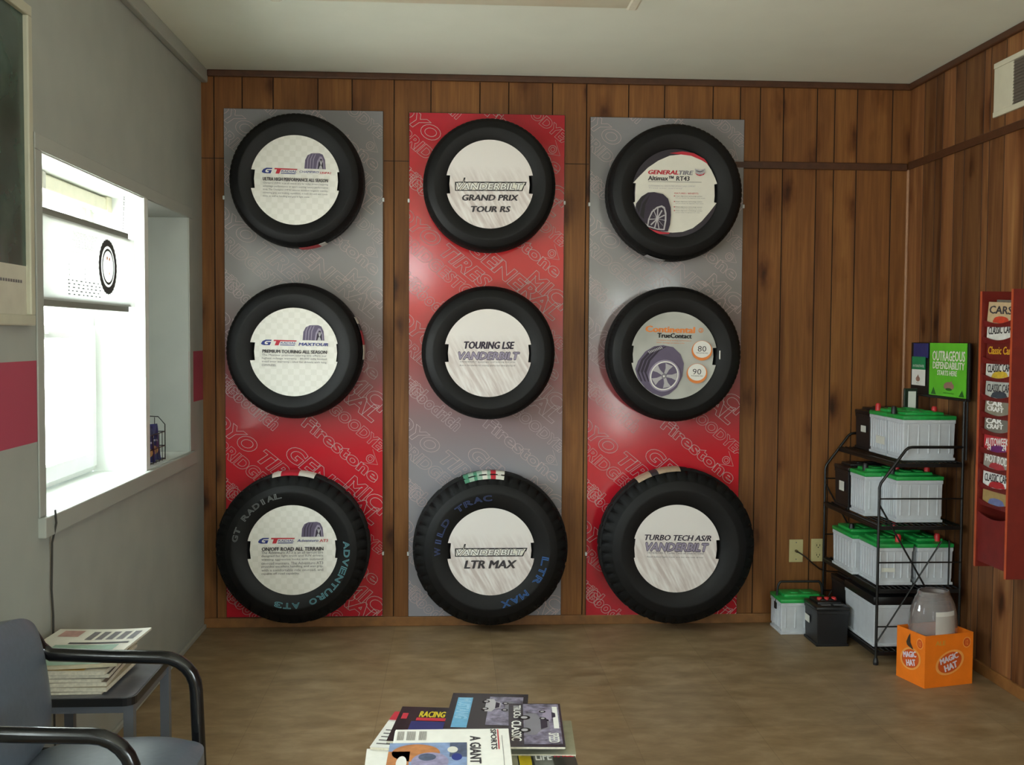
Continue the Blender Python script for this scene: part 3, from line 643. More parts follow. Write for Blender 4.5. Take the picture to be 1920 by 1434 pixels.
# second column
def vander_box(c, x0, y0, x1, y1):
    c.poly('logo', [(x0, y0+10), (x0+60, y0+8), (x0+72, y0-24), (x0+84, y0-24), (x0+76, y0+8), (x1+4, y0+8), (x1-6, y0+36), (x1-14, y0+36), (x1-30, y1), (x0, y1)], M_INK)
    c.poly('logo', [(x0+8, y0+16), (x0+62, y0+16), (x0+74, y0-14), (x0+68, y0+16), (x1-8, y0+16), (x1-18, y0+30), (x1-38, y1-7), (x0+8, y1-7)], M_CREAM)
    c.text('logo', 'VANDERBILT', x0+12, y0+20, x1-30, y1-10, M_INK2, shear=.2, off=.10); c.text('logo', 'VANDERBILT', x0+12, y0+20, x1-30, y1-10, M_WHITE, shear=.2, off=.02)
t = tire(1.365, 2.125, .312, .205, TW, False, 'top tire of the red-topped board, its card with a black-framed logo', 0, 0)
c = Card(t, M_STREAK, .2045, .041, -.044, -.184, .181, TW, 0, -.001, .000588, 710, 655, math.radians(0.6))
vander_box(c, 434, 628, 998, 708)
c.text('lettering', 'GRAND PRIX', 492, 738, 934, 784, M_INK2, shear=.2, off=.042); c.text('lettering', 'TOUR RS', 562, 828, 870, 874, M_INK2, shear=.2, off=.045)
c.done()
def vander_ital(c, x0, y0, x1, y1):
    c.text('logo', 'VANDERBILT', x0, y0, x1, y1, M_PURD, shear=.25, off=.11); c.text('logo', 'VANDERBILT', x0, y0, x1, y1, M_PURL, shear=.25, off=.04)
t = tire(1.364, 1.340, .316, .205, TW, False, 'middle tire of the red-topped board, its card with slanted purple letters', 0, 0)
c = Card(t, M_STREAK, .2055, .041, -.043, -.184, .188, TW, -.003, 0, .000592, 696, 640)
c.text('headline', 'TOURING LSE', 508, 550, 902, 606, M_PURD, shear=.22, off=.055); vander_ital(c, 464, 634, 944, 690)
c.lines('body_text', ['VANDERBILT passenger and touring line tires', 'Best in the market for touring quality and value pricing all'], 472, 910, 718, 28, 14, M_INKG, 1.0)
c.done()
t = tire(1.379, .409, .370, .208, .21, True, 'bottom tire with blue sidewall letters and a green label on its tread', 0, 0)
c = Card(t, M_STREAK, .207, .043, -.033, -.188, .187, .21, 0, -.004, .000615, 738, 754)
vander_box(c, 462, 716, 1014, 790); c.text('lettering', 'LTR MAX', 536, 820, 932, 880, M_INK2, shear=.22, off=.045)
c.done()
M_STG = mat('pale_green_sticker', '9fbba8', 0.5, 0.1, 80); M_STD = mat('green_sticker', '4f8f72', 0.5, 0.1, 80)
sticker(t, .370, .21, -21, 10, [M_STD, M_STG, M_STD, M_STG, M_CREAM, M_STG, M_RED, M_CREAM, M_CREAM], .56, .89, 1)
arc_text(t, 'WILD TRAC', -90, -4, .252, .026, M_SWD, .21*.995); arc_text(t, 'LTR MAX', 101, 164, .258, .030, M_SWB, .21*.995)
# third column
t = tire(2.242, 2.104, .323, .205, TW, False, 'tire with cream and black card showing a silver wheel and red headline', 0, 0)
c = Card(t, mat('card_black_print', '241c28', .45), .2045, .043, -.045, -.190, .182, TW, -.008, -.009, .000600, 736, 684)
c.poly('tire_picture', [(690, 375), (790, 360), (880, 372), (965, 415), (985, 440), (1000, 470), (860, 400), (780, 385)], M_RED)
c.poly('tire_picture', [(520, 950), (560, 970), (640, 988), (700, 992), (690, 1002), (620, 1004), (560, 985)], M_RED)
c.poly('cream_field', [(405, 610), (450, 560), (520, 490), (600, 435), (690, 395), (780, 384), (860, 393), (940, 425), (985, 450), (1020, 500), (1050, 560), (1068, 606), (1046, 612), (1048, 640), (1050, 700), (1046, 752), (1066, 757), (1010, 830), (950, 900), (880, 955), (800, 985), (720, 992), (640, 985), (570, 962), (530, 950), (470, 880), (425, 800), (410, 762), (422, 755), (421, 690), (423, 640), (426, 612)], M_CREAM)
c.text('model_name', 'GENERAL', 524, 508, 760, 540, M_RED, shear=.2, off=.05); c.text('model_name', 'TIRE', 764, 510, 878, 541, M_SILD, shear=.2, off=.04)
c.text('lettering', 'Altimax\u2122 RT43', 522, 552, 848, 588, M_INK2, shear=.05, off=.035)
c.rect('lettering', 522, 596, 944, 599, M_INKG)
c.lines('body_text', ['OUTSTANDING ALL SEASON PERFORMANCE AND COMFORT', 'Tread wear warranty'], 526, 896, 636, 18, 12, M_SIL, .72)
c.text('headline', 'FEATURES / BENEFITS', 730, 680, 920, 692, M_RED)
for i, yy in enumerate((712, 755, 797, 826)):
    c.text('lettering', 'Unique alignment technology system', 734, yy-9, 950, yy, M_INK2); c.text('lettering', 'Lets you monitor the alignment of the vehicle', 740, yy+6, 974 - i*14, yy+14, M_SILD)
    c.ell('lettering', 730, yy-5, 4, 4, M_RED)
c.poly('logo', [(888, 494), (930, 504), (968, 492), (966, 528), (948, 540), (918, 542), (894, 532)], M_SIL); c.poly('logo', [(888, 528), (918, 540), (948, 538), (968, 522), (960, 540), (930, 550), (906, 544)], M_RED)
c.poly('logo', [(896, 508), (930, 515), (960, 506), (956, 512), (930, 521), (900, 514)], M_INK2)
c.poly('tire_picture', [(424, 800), (428, 770), (470, 715), (520, 684), (570, 680), (640, 694), (680, 730), (702, 800), (704, 860), (698, 930), (680, 985), (640, 985), (600, 975), (540, 955), (480, 900), (440, 840)], M_PURD)
c.poly('tire_picture', [(430, 790), (470, 722), (520, 690), (470, 760), (450, 845)], M_INK); c.poly('tire_picture', [(460, 860), (480, 770), (540, 695), (500, 780), (490, 890)], M_INK)
c.poly('tire_picture', [(516, 945), (524, 890), (550, 830), (590, 795), (630, 782), (655, 795), (668, 840), (668, 900), (655, 975), (600, 972), (545, 955)], M_SIL)
c.poly('tire_picture', [(526, 940), (536, 885), (560, 835), (594, 806), (628, 796), (646, 808), (656, 850), (655, 905), (645, 965), (596, 962), (548, 948)], M_PURD)
for i in range(11):
    a = math.radians(20+i*33); q = (595+66*math.cos(a)*.95, 885-85*math.sin(a)*.95)
    c.poly('tire_picture', [(591, 885), (q[0]-4, q[1]-4), (q[0]+5, q[1]+3), (599, 889)], M_SIL)
c.ell('tire_picture', 595, 887, 12, 16, M_SIL)
c.done(); sticker(t, .323, TW, 188, 204, [M_SIL], .4, .8)
t = tire(2.248, 1.338, .323, .205, TW, False, 'tire with silver card showing a spoked wheel and 80 and 90 badges', 0, 0)
c = Card(t, M_SILVER, .206, .042, -.040, -.192, .185, TW, -.009, -.005, .000604, 728, 661, math.radians(-1.2))
c.text('lettering', 'Continental', 500, 434, 885, 482, M_ORANGE, off=.05); c.ring('logo', 935, 458, 19, 14, M_ORANGE); c.text('logo', '3', 926, 447, 944, 470, M_ORANGE)
c.text('headline', 'TrueContact', 594, 488, 862, 524, M_INK, off=.05)
c.lines('body_text', ['Confident long lasting performance', 'With savings at every mile'], 586, 862, 550, 20, 12, M_ORANGE, .8)
c.poly('tire_picture', [(425, 775), (445, 710), (500, 635), (570, 592), (640, 582), (720, 595), (780, 650), (808, 720), (800, 820), (760, 910), (700, 965), (640, 985), (570, 960), (510, 920), (450, 850)], M_PUR)
for q in (0, 28, 56): c.poly('tire_picture', [(440+q, 790), (470+q, 700), (540+q, 620), (600+q, 592), (612+q, 592), (556+q, 626), (488+q, 706), (458+q, 800), (486+q, 870), (474+q, 868)], M_PURD)
for i in range(9): c.poly('tire_picture', [(520+i*12, 634-i*5), (526+i*12, 630-i*5), (540+i*12, 646-i*5), (534+i*12, 650-i*5)], M_SIL)
c.ell('tire_picture', 655, 820, 128, 120, M_PURL, math.radians(50)); c.ell('tire_picture', 655, 820, 118, 108, M_WHITE, math.radians(50)); c.ell('tire_picture', 655, 820, 108, 98, M_PUR, math.radians(50))
for i in range(5):
    a = math.radians(68+72*i); u1 = (math.cos(a), math.sin(a)); pr = (-u1[1], u1[0]); P = []
    for rr, ww in ((18, 10), (60, 15), (98, 32), (98, -32), (60, -15), (18, -10)): P.append((655+u1[0]*rr+pr[0]*ww, 820-(u1[1]*rr+pr[1]*ww)*.95))
    c.poly('tire_picture', P, M_SIL)
c.ell('tire_picture', 652, 824, 20, 20, M_SILD); c.ell('tire_picture', 652, 824, 8, 8, M_WHITE)
for x, y, s_ in ((946, 612, '80'), (912, 792, '90')):
    c.ell('badge', x, y+4, 82, 78, M_ORANGE); c.ell('badge', x, y-6, 72, 66, M_WHITE)
    c.text('badge', s_, x-34, y-32, x+34, y+12, M_INK2); c.text('badge', 'THOUSAND MILE', x-46, y+18, x+48, y+28, M_INK2)
c.done()
MB().rbox((.208, -.022, .1), (.214, .020, .188), .002, M_WHITE).build('white_clip', t)
t = tire(2.276, .416, .378, .21, .21, True, 'bottom tire nearest the battery rack, with a torn tan label on its tread', 0, 0)
c = Card(t, M_STREAK, .210, .045, -.047, -.199, .189, .21, -.013, -.001, .000628, 768, 726, math.radians(-1.2))
c.text('headline', 'TURBO TECH AS/R', 522, 622, 1028, 664, M_PURD, shear=.25, off=.035); vander_ital(c, 532, 684, 1010, 744)
c.lines('body_text', ['VANDERBILT Turbo Tech all season radial', 'Steel belted light truck tire for the real driver'], 540, 975, 766, 32, 14, M_INKG, 1.0)
c.done(); M_STC = mat('tan_sticker', 'bda58c', 0.6, 0.12, 80); sticker(t, .378, .21, -32, 1, [M_STC, M_STC, M_INK2, M_STC, M_STC, M_STC], .42, .82, 1)

# ------------------------------------------------------------------ battery rack
t = thing('battery_rack', 'black wire rack of four shelves holding car batteries in the corner', 'rack', (3.04, -.69, 0))
YB, XB = .655, .368      # depth along the side wall, width out from it (local)
def side(y, br):
    b = MB(); r = .0065
    P = [(0, y, .0), (0, y, .775)]+[(.0+.006, y, .795)]+[(.112, y, .938), (.125, y, .948), (.14, y, .951), (XB, y, .951)]
    b.tube(P, r, M_WIRE, 8); b.tube([(XB, y, .0), (XB, y, 1.16 if not br else .96)], r, M_WIRE, 8)
    for z in (.168, .449, .727): b.tube([(0, y-.004, z), (XB, y-.004, z)], .0035, M_WIRE, 6)
    b.tube([(.0, y-.006, .70), (.208, y-.006, .345)], .004, M_WIRE, 6); b.tube([(.278, y-.006, .541), (.0, y-.006, .10)], .0035, M_WIRE, 6)
    b.tube([(.315, y-.002, .345), (.315, y-.002, .545)], .0035, M_WIRE, 6)
    b.build('side_frame', t, smooth=50)
side(0.0, False); side(YB, True)
for z, xs in ((.055, 0.0), (.328, 0.0), (.605, 0.0), (.878, .07)):
    b = MB(); b.tube([(xs, 0, z), (xs, YB, z)], .006, M_WIRE, 8).tube([(XB, 0, z), (XB, YB, z)], .005, M_WIRE, 8)
    b.box((xs, -.004, z-.014), (XB, .003, z+.002), M_WIRE).box((xs, YB-.003, z-.012), (XB, YB+.003, z+.002), M_WIRE)
    for i in range(15): xx = xs+(XB-xs)*(i+.5)/15; b.tube([(xx, 0, z+.005), (xx, YB, z+.005)], .0028, M_WIRE, 6)
    for i in range(5): yy = YB*(i+.5)/5; b.tube([(xs, yy, z), (XB, yy, z)], .003, M_WIRE, 6)
    b.box((xs-.003, 0.0, z-.016), (xs+.003, YB, z+.006), M_WIRE)
    b.build('shelf', t, smooth=50)
for y in (0.0, YB):
    MB().lathe([(0, 0), (.011, 0), (.012, .012), (.008, .03), (0, .03)], M_BLACKP, 14).at(Matrix()).build('foot', t).location = (0, y, 0)

M_CASE = mat('battery_case_grey', 'c6cad0', 0.4, 0.05, 30); M_LIDG = mat('battery_lid_green', '1f9a45', 0.4, 0.12, 40); M_CAPR = mat('terminal_cap_red', 'c42a2c', 0.4); M_LBL = mat('battery_label', 'dcdcd2', 0.5, 0.05)
M_LEAD = mat('lead_grey', '77777a', 0.4, 0.1, 60, metal=0.4)
def battery(x0, y0, z0, lx, ly, h, label, case=M_CASE, lid=M_LIDG, red=None, black=None, sticker_=None, ribs=True, handle=False, lidh=.030):
    t = thing('car_battery', label, 'battery', (x0, y0, z0), group='car batteries by the rack')
    b = MB(); s = .004
    V = [(s, s, 0), (lx-s, s, 0), (lx-s, ly-s, 0), (s, ly-s, 0), (0, 0, h), (lx, 0, h), (lx, ly, h), (0, ly, h)]
    b.add(V, [(0,3,2,1),(4,5,6,7),(0,1,5,4),(1,2,6,5),(2,3,7,6),(3,0,4,7)], case)
    b.box((-.002, -.002, 0), (lx+.002, ly+.002, .012), case); b.box((-.002, -.002, h-.016), (lx+.002, ly+.002, h), case)
    if ribs:
        n = 5
        for i in range(n):
            xx = lx*(i+.5)/n; b.box((xx-.004, -.0003, .03), (xx+.004, ly+.0003, h-.02), case)
        n = 7
        for i in range(n):
            yy = ly*(i+.5)/n; b.box((-.0008, yy-.006, .025), (lx+.0008, yy+.006, h-.018), case)
    b.build('case', t, bevel=.0025)
    b = MB(); b.rbox((-.004, -.004, h), (lx+.004, ly+.004, h+lidh*.6), .004, lid); b.rbox((lx*.12, ly*.28, h+lidh*.5), (lx*.88, ly*.97, h+lidh), .005, lid)
    b.rbox((lx*.3, ly*.45, h+lidh*.9), (lx*.46, ly*.8, h+lidh*1.15), .003, lid).rbox((lx*.56, ly*.45, h+lidh*.9), (lx*.72, ly*.8, h+lidh*1.15), .003, lid)
    b.build('lid', t, smooth=35)
    for q, mm in ((red, M_CAPR), (black, M_BLACKP)):
        if q: o = MB().lathe([(0, 0), (.013, 0), (.0125, .024), (.009, .034), (0, .035)], mm, 14).build('terminal_cap', t, smooth=50); o.location = (lx*q[0], ly*q[1], h+lidh*.6)
    if sticker_:
        fx, u0, v0, u1, v1 = sticker_
        b = MB()
        if fx: b.box((-.0042, u0*ly, v0*h), (-.003, u1*ly, v1*h), M_LBL)
        else: b.box((u0*lx, -.0042, v0*h), (u1*lx, -.003, v1*h), M_LBL)
        b.build('label_sticker', t)
    if handle:
        P = [(lx*.02-.004, ly*.5, h-.02)]+[(lx*.02+.02-.02*math.cos(a)+ (lx*.96-.04)*(1-math.cos(a))/2*0, ly*.5, h+.03+.055*math.sin(a)) for a in [i*PI/2/5 for i in range(6)]]
        P2 = [(lx-p[0], p[1], p[2]) for p in reversed(P)]
        b = MB(); b.tube(P+P2, .006, M_BLACKP, 8); b.box((-.006, ly*.5-.012, h-.045), (0.0, ly*.5+.012, h-.012), M_BLACKP); b.build('strap_handle', t, smooth=50)
    return t
DKC = mat('battery_case_black', '17171a', 0.4, 0.1, 30); DKL = mat('battery_lid_black', '111113', 0.35, 0.1, 30)
ZS = (.064, .337, .614, .887)
battery(3.163, -.64, ZS[3], .232, .172, .178, 'grey battery with green lid at the near end of the top shelf', red=(.83, .7), black=(.05, .75))
battery(3.163, -.454, ZS[3], .232, .182, .178, 'grey battery with green lid and white label in the middle of the top shelf', red=(.1, .8), sticker_=(True, .02, .28, .55, .48))
battery(3.165, -.262, ZS[3], .225, .17, .17, 'black battery at the wall end of the top shelf', DKC, DKL, ribs=False, sticker_=(True, .2, .5, .55, .68))
battery(3.138, -.64, ZS[2], .207, .155, .185, 'grey battery with green lid, near end of the second shelf', red=(.84, .55), black=(.10, .6))
battery(3.062, -.478, ZS[2], .235, .172, .18, 'grey battery with green lid behind another on the second shelf', black=(.15, .5), red=(.72, .3))
battery(3.055, -.296, ZS[2], .235, .172, .18, 'black battery with white sticker, wall end of the second shelf', DKC, DKL, ribs=False, sticker_=(True, .25, .45, .6, .7))
battery(3.058, -.64, ZS[1], .158, .20, .165, 'grey green-lidded battery with red cap at the near left of the third shelf', red=(.72, .25), sticker_=(False, .12, .36, .5, .47))
battery(3.24, -.64, ZS[1], .158, .20, .165, 'grey battery with green lid on the wall side of the third shelf, near end', red=(.72, .3))
battery(3.03, -.43, ZS[1], .165, .25, .165, 'grey battery with green lid behind the near left one on the third shelf', black=(.2, .4))
battery(3.235, -.425, ZS[1], .165, .24, .165, 'grey battery with green lid at the rear wall side of the third shelf', red=(.3, .6))
battery(3.048, -.64, ZS[0], .17, .335, .185, 'large white battery with black lid on the bottom shelf', M_CASE, DKL, ribs=False, lidh=.062)
battery(3.235, -.64, ZS[0], .16, .30, .20, 'black battery behind the orange carton on the bottom shelf', DKC, DKL, ribs=False, lidh=.035)
battery(3.06, -.285, ZS[0], .20, .19, .185, 'black battery with red cap at the wall end of the bottom shelf', DKC, DKL, red=(.45, .3), ribs=False)
battery(2.770, -.222, 0, .232, .165, .152, 'grey battery with green lid and black strap handle on the floor', ribs=True, handle=True)
t = battery(2.874, -.42, 0, .148, .17, .165, 'black battery with red caps standing on the floor', DKC, DKL, ribs=False, sticker_=(True, .55, .52, .9, .72))
for k in range(3):
    MB().lathe([(0, 0), (.012, 0), (.011, .01), (0, .011)], M_CAPR, 12).build('vent_cap', t).location = (.045+.034*k, .10, .165+.030)
for k in range(2):
    MB().box((.03+.06*k, .03, .1835), (.075+.06*k, .055, .186), M_LEAD).build('lid_label', t)

# header sign on the back of the rack, facing into the room
t = thing('sign_holder', 'black sign panel holding a green poster above the battery rack', 'sign holder', (3.425, -.445, 1.157), FACE_R)
b = MB(); b.rbox((-.28, 0, .012), (.285, .245, .022), .002, M_BLACKP); b.rbox((-.28, -.006, .010), (.285, .004, .034), .002, M_BLACKP); b.build('back_panel', t)
for x in (-.24, .25): MB().tube([(x, -.262, .006), (x, .1, .006)], .005, M_WIRE, 8).build('post', t)
M_GRN = mat('lime_green_print', '66c834', 0.4, 0.08, 12); M_GRND = mat('dark_green_print', '2c6a24', 0.5); M_GRNT = mat('teal_green_print', '1f8a58', 0.4, 0.1); M_NAVY = mat('navy_print', '2b3272', 0.4, 0.15)
t = thing('poster', 'lime green poster reading OUTRAGEOUS DEPENDABILITY STARTS HERE', 'poster', (3.3975, -.445, 1.163), FACE_R)
b = MB(); x0, x1, y1 = -.072, .272, .238
b.prism([(x0, 0), (x1, 0), (x1, y1), (x0, y1)], -.004, .0, M_GRN)
b.poly([(x0+.02, 0.004), (x0+.07, .004), (x0+.045, .038)], .0004, M_GRND); b.poly([(x1-.06, .004), (x1-.01, .004), (x1-.03, .034)], .0004, M_GRND); b.build('sheet', t)
b = MB(); b.text('OUTRAGEOUS', x0+.03, .158, x1-.012, .202, .0005, M_CREAM, off=.03); b.text('DEPENDABILITY', x0+.035, .122, x1-.014, .153, .0005, M_CREAM, off=.03); b.text('STARTS HERE', x0+.08, .093, x1-.08, .115, .0005, M_CREAM, off=.03); b.build('lettering', t)
M_PINKB = mat('brown_pink_print', 'a07a6c', 0.5, 0.1)
b = MB(); cx = (x0+x1)/2+.02; b.ell(cx, .046, .048, .019, .0005, M_PINKB); b.poly([(cx-.012, .058), (cx+.03, .06), (cx+.026, .072), (cx+.012, .063)], .0006, M_PINKB); b.ell(cx, .032, .03, .006, .0007, M_GRND); b.text('INTERSTATE BATTERIES', cx-.05, .012, cx+.05, .018, .0006, M_GRND); b.build('logo', t)
t = thing('brochure', 'blue, green and white brochure beside the green poster', 'brochure', (3.3975, -.445, 1.20), FACE_R)
b = MB(); b.box((-.245, .13, -.004), (-.095, .198, -.001), M_NAVY); b.box((-.252, .0, -.001), (-.115, .075, .002), M_WHITE); b.box((-.252, .075, -.001), (-.115, .135, .002), M_GRNT); b.build('sheet', t)
b = MB(); b.text('INTERSTATE', -.24, .086, -.125, .097, .0024, M_WHITE); b.ell(-.185, .03, .022, .012, .0023, M_PINKB); b.poly([(-.195, .04), (-.175, .04), (-.183, .052)], .0023, M_PINKB); b.text('Battery', -.20, .008, -.17, .014, .0023, M_INKG); b.build('lettering', t)
t = thing('price_tag', 'small white tag in a dark clip on top of the rack batteries', 'tag', (3.33, -.30, 1.085))
b = MB(); b.rbox((-.02, -.006, -.0), (.045, .006, .102), .004, mat('dark_green_frame', '1d2a20', 0.4)); b.build('holder', t); MB().box((.0, -.008, .008), (.036, -.006, .088), M_WHITE).build('card', t)

# ------------------------------------------------------------------ orange carton and jar
M_OR = mat('orange_carton', 'f07a12', 0.55, 0.06, 14); M_ORD = mat('dark_orange_print', 'd2561a', 0.5); M_ORL = mat('light_orange_print', 'f0a050', 0.5); M_ORB = mat('carton_inside', '9c6a40', 0.8)
ANG = math.atan2(.057, .227)
t = thing('carton', 'orange open-topped drinks carton with white lettering in ovals on the floor', 'box', (3.112, -1.004, 0), (0, 0, ANG))
LX, LY, HC, th = .236, .176, .215, .003
b = MB()
b.box((0, 0, 0), (LX, th, HC), M_OR); b.box((0, LY-th, 0), (LX, LY, HC), M_OR); b.box((0, th, 0), (th, LY-th, HC), M_OR); b.box((LX-th, th, 0), (LX, LY-th, HC), M_OR); b.box((th, th, 0), (LX-th, LY-th, th), M_ORB)
b.build('sleeve', t)
F1 = Matrix.Rotation(PI/2, 4, 'X')                                            # front face (toward -y local)
F2 = Matrix.Translation((0, LY, 0)) @ Matrix(((0, 0, -1, 0), (-1, 0, 0, 0), (0, 1, 0, 0), (0, 0, 0, 1)))   # left face
def magic(b, M, L_, cx, cy, s, sq):
    b.M = M
    b.ell(cx, cy, .072*s*sq, .048*s, .0006, M_ORL, .35*sq); b.ell(cx, cy, .060*s*sq, .040*s, .0009, M_ORD, .35*sq)
    for body, yy, ww, hh in (('MAGIC', .006, .088, .024), ('HAT', -.030, .062, .026)):
        b.M = M @ Matrix.Translation((cx, cy, 0)) @ Matrix.Rotation(.28*sq, 4, 'Z') @ Matrix.Scale(s, 4)
        b.text(body, -ww/2*sq, yy, ww/2*sq, yy+hh, .0016, mat('pale_lilac_print', 'dcd0dc', 0.5), off=.06)
    b.M = M
    rx = L_-.032; b.ell(rx, HC-.04, .020, .022, .0006, M_ORL); b.ell(rx, HC-.04, .0165, .0185, .0009, M_ORD); b.text('12', rx-.006, HC-.05, rx+.006, HC-.03, .0012, M_ORL)
b = MB(); magic(b, F1, LX, .122, .098, 1.0, 1.0); b.text('ALE', .05, .172, .098, .19, .0008, mat('gold_print', 'd9963a', 0.5), off=.04); b.M = Matrix(); b.build('front_print', t)
b = MB(); magic(b, F2, LY, .088, .098, .95, .95); b.M = F2; b.poly([(.075, HC-.025), (.085, HC-.012), (.088, HC-.05), (.108, HC-.075), (.082, HC-.07), (.066, HC-.064), (.062, HC-.052)], .0018, mat('dark_carton_tear', '3a2a1a', 0.8)); b.M = Matrix(); b.build('side_print', t)
t = thing('plastic_jar', 'clear plastic jar upside down in the orange carton', 'jar', (3.112+math.cos(ANG)*.107-math.sin(ANG)*.088, -1.004+math.sin(ANG)*.107+math.cos(ANG)*.088, .004), (0, 0, ANG))
prof = [(.094, .0), (.100, .05), (.104, .13), (.106, .20), (.105, .24), (.100, .28), (.090, .32), (.078, .345), (.070, .358), (.068, .372), (.064, .374)]
o = MB().lathe([(r, z) for r, z in prof]+[(r-.003, z-.001) for r, z in reversed(prof)], M_CLEAR, 56, sx=1.0, sy=.78).build('body', t, smooth=60)
MB().lathe([(.0, .352), (.060, .352), (.064, .366), (.060, .368)], mat('jar_inner_base', '6a5f5c', 0.4), 40, sx=1, sy=.78).build('base_dish', t, smooth=60)
b = MB(); P = []
for i in range(9):
    a = math.radians(-116+i*7.0)
    for z, r in ((.17, .1068), (.30, .0985)): P.append((r*math.cos(a), r*.78*math.sin(a), z))
b.add(P, [(2*i, 2*i+2, 2*i+3, 2*i+1) for i in range(8)], mat('jar_label_paper', 'cfccc6', 0.6, 0.03)); b.build('paper_label', t).modifiers.new('thick', 'SOLIDIFY').thickness = .0006

# ------------------------------------------------------------------ wall outlets and cable
M_IVORY = mat('ivory_plate', 'c9bd8a', 0.4, 0.04)
t = thing('wall_outlet', 'ivory duplex outlet plate beside the rack post', 'outlet', (3.021, 0, .362), FACE)
MB().rbox((-.035, -.057, 0), (.035, .057, .006), .002, M_IVORY).build('plate', t)
for z in (.024, -.024):
    b = MB(); b.prism(rrect(-.016, z-.014, .016, z+.014, .008), .006, .009, M_IVORY)
    b.rect(-.009, z-.004, -.006, z+.007, .0093, M_INK); b.rect(.006, z-.004, .009, z+.007, .0093, M_INK); b.ell(0, z-.009, .003, .003, .0093, M_INK); b.build('socket', t)
t = thing('cable_plate', 'ivory cable jack plate left of the duplex outlet', 'wall plate', (2.91, 0, .359), FACE)
MB().rbox((-.035, -.057, 0), (.035, .057, .006), .002, M_IVORY).build('plate', t)
MB().cyl((0, 0, .006), (0, 0, .022), .007, mat('brass_jack', '6f5f45', 0.35, metal=0.7), 12).build('jack', t)
for z in (.042, -.042): MB().cyl((0, z, .006), (0, z, .0075), .003, M_LEAD, 10).build('screw', t)
P = [(2.91, -.022, .359), (2.914, -.05, .357), (2.94, -.06, .34), (2.98, -.05, .305), (3.02, -.04, .275), (3.06, -.035, .262), (3.10, -.03, .258), (3.2, -.03, .262)]
tag(MB().tube(P, .0036, mat('brown_cable', '2a1c14', 0.5), 8).build('coax_cable', smooth=60), 'thin dark cable running from the jack plate behind the rack', 'cable')

# ------------------------------------------------------------------ magazine rack on the right wall
M_MAH = mat('mahogany_stain', '74221a', 0.4, 0.14, 16); M_MAHD = mat('mahogany_pocket', '701c1b', 0.42, 0.12, 20); M_MAHE = mat('mahogany_edge_highlight', 'b8502e', 0.4, 0.1, 20)
XF, YN, YF = 3.300, -1.255, -1.010
t = thing('magazine_rack', 'tall red-stained wooden wall rack with stepped magazine pockets', 'magazine rack', (W, YN, .505))
HR = 1.105
def sidep(y, nm):
    b = MB(); b.box((XF-W+.002, y, .0), (0, y+.012, HR), M_MAH); b.box((XF-W, y, .0), (XF-W+.002, y+.012, HR), M_MAHE); b.build(nm, t)  # orange front strip is a highlight painted along the edge
sidep(0.0, 'side_panel'); sidep(YF-YN-.012, 'side_panel')
MB().box((-.012, .012, .02), (0, YF-YN-.012, HR-.005), M_MAHD).build('back_panel', t)
wi = YF-YN-.024
def pocket(zt, hh, bottom=False):
    """Front plate of one pocket, its top edge dipping in the middle, leaning out at the top."""
    n = 14; V = []
    for i in range(n+1):
        s = i/n; dip = .016*math.sin(PI*s)
        y = .012+wi*s
        V += [(XF-W+.012, y, zt-dip), (XF-W+(.016 if bottom else .020), y, zt-hh)]
    b = MB(); b.add(V, [(2*i, 2*i+1, 2*i+3, 2*i+2) for i in range(n)], M_MAHD)
    o = b.build('pocket_front', t); m = o.modifiers.new('board', 'SOLIDIFY'); m.thickness = .005; m.offset = -1
ztops = [1.497, 1.432, 1.352, 1.283, 1.205, 1.137, 1.070, .994, .925, .852, .785]
for i, z in enumerate(ztops): pocket(z-.505, .027)
pocket(.729-.505, .20, True)
covers = [
 ('magazine with a red car on its tan cover in the topmost rack pocket', 'CARS', 'c9b08a', 'c8452e', M_INK2, 'two'),
 ('plain white magazine with black title in the second rack pocket from the top', 'CLASSIC CAR', 'dcdcd6', None, M_INK, None),
 ('dark red magazine with yellow title in the third rack pocket', 'Classic Car', '6a1f1c', None, mat('yellow_print', 'd9a52a', 0.5), 'two'),
 ('white magazine with black title and yellow car, fourth pocket from the top', 'CLASSIC CAR', 'd6d6d0', 'd2b23c', M_INK, None),
 ('pale grey magazine with black title and dark photo band, fifth rack pocket', 'CLASSIC CAR', 'b9bdb6', '3d4650', M_INK2, None),
 ('grey magazine with two-line white title in the sixth rack pocket, above its twin', 'CAR CRAFT', '8c8878', None, M_WHITE, 'two'),
 ('grey magazine with two-line white title in the seventh rack pocket, below its twin', 'CAR CRAFT', '77756c', None, M_WHITE, None),
 ('red racing magazine with number 24 in the eighth rack pocket', 'AUTOWEEK', 'b83038', '6a2a6a', M_WHITE, None),
 ('grey magazine with white and red title in the ninth rack pocket', 'HOT ROD', '9a938a', 'a83a40', M_WHITE, None),
 ('bright white magazine with black title in the tenth rack pocket', 'CLASSIC CAR', 'e2e2de', 'b02a30', M_INK, None),
 ('tan magazine with a blue photo in the lowest filled rack pocket', '', 'a58a58', '6a74a0', M_INK, None)]
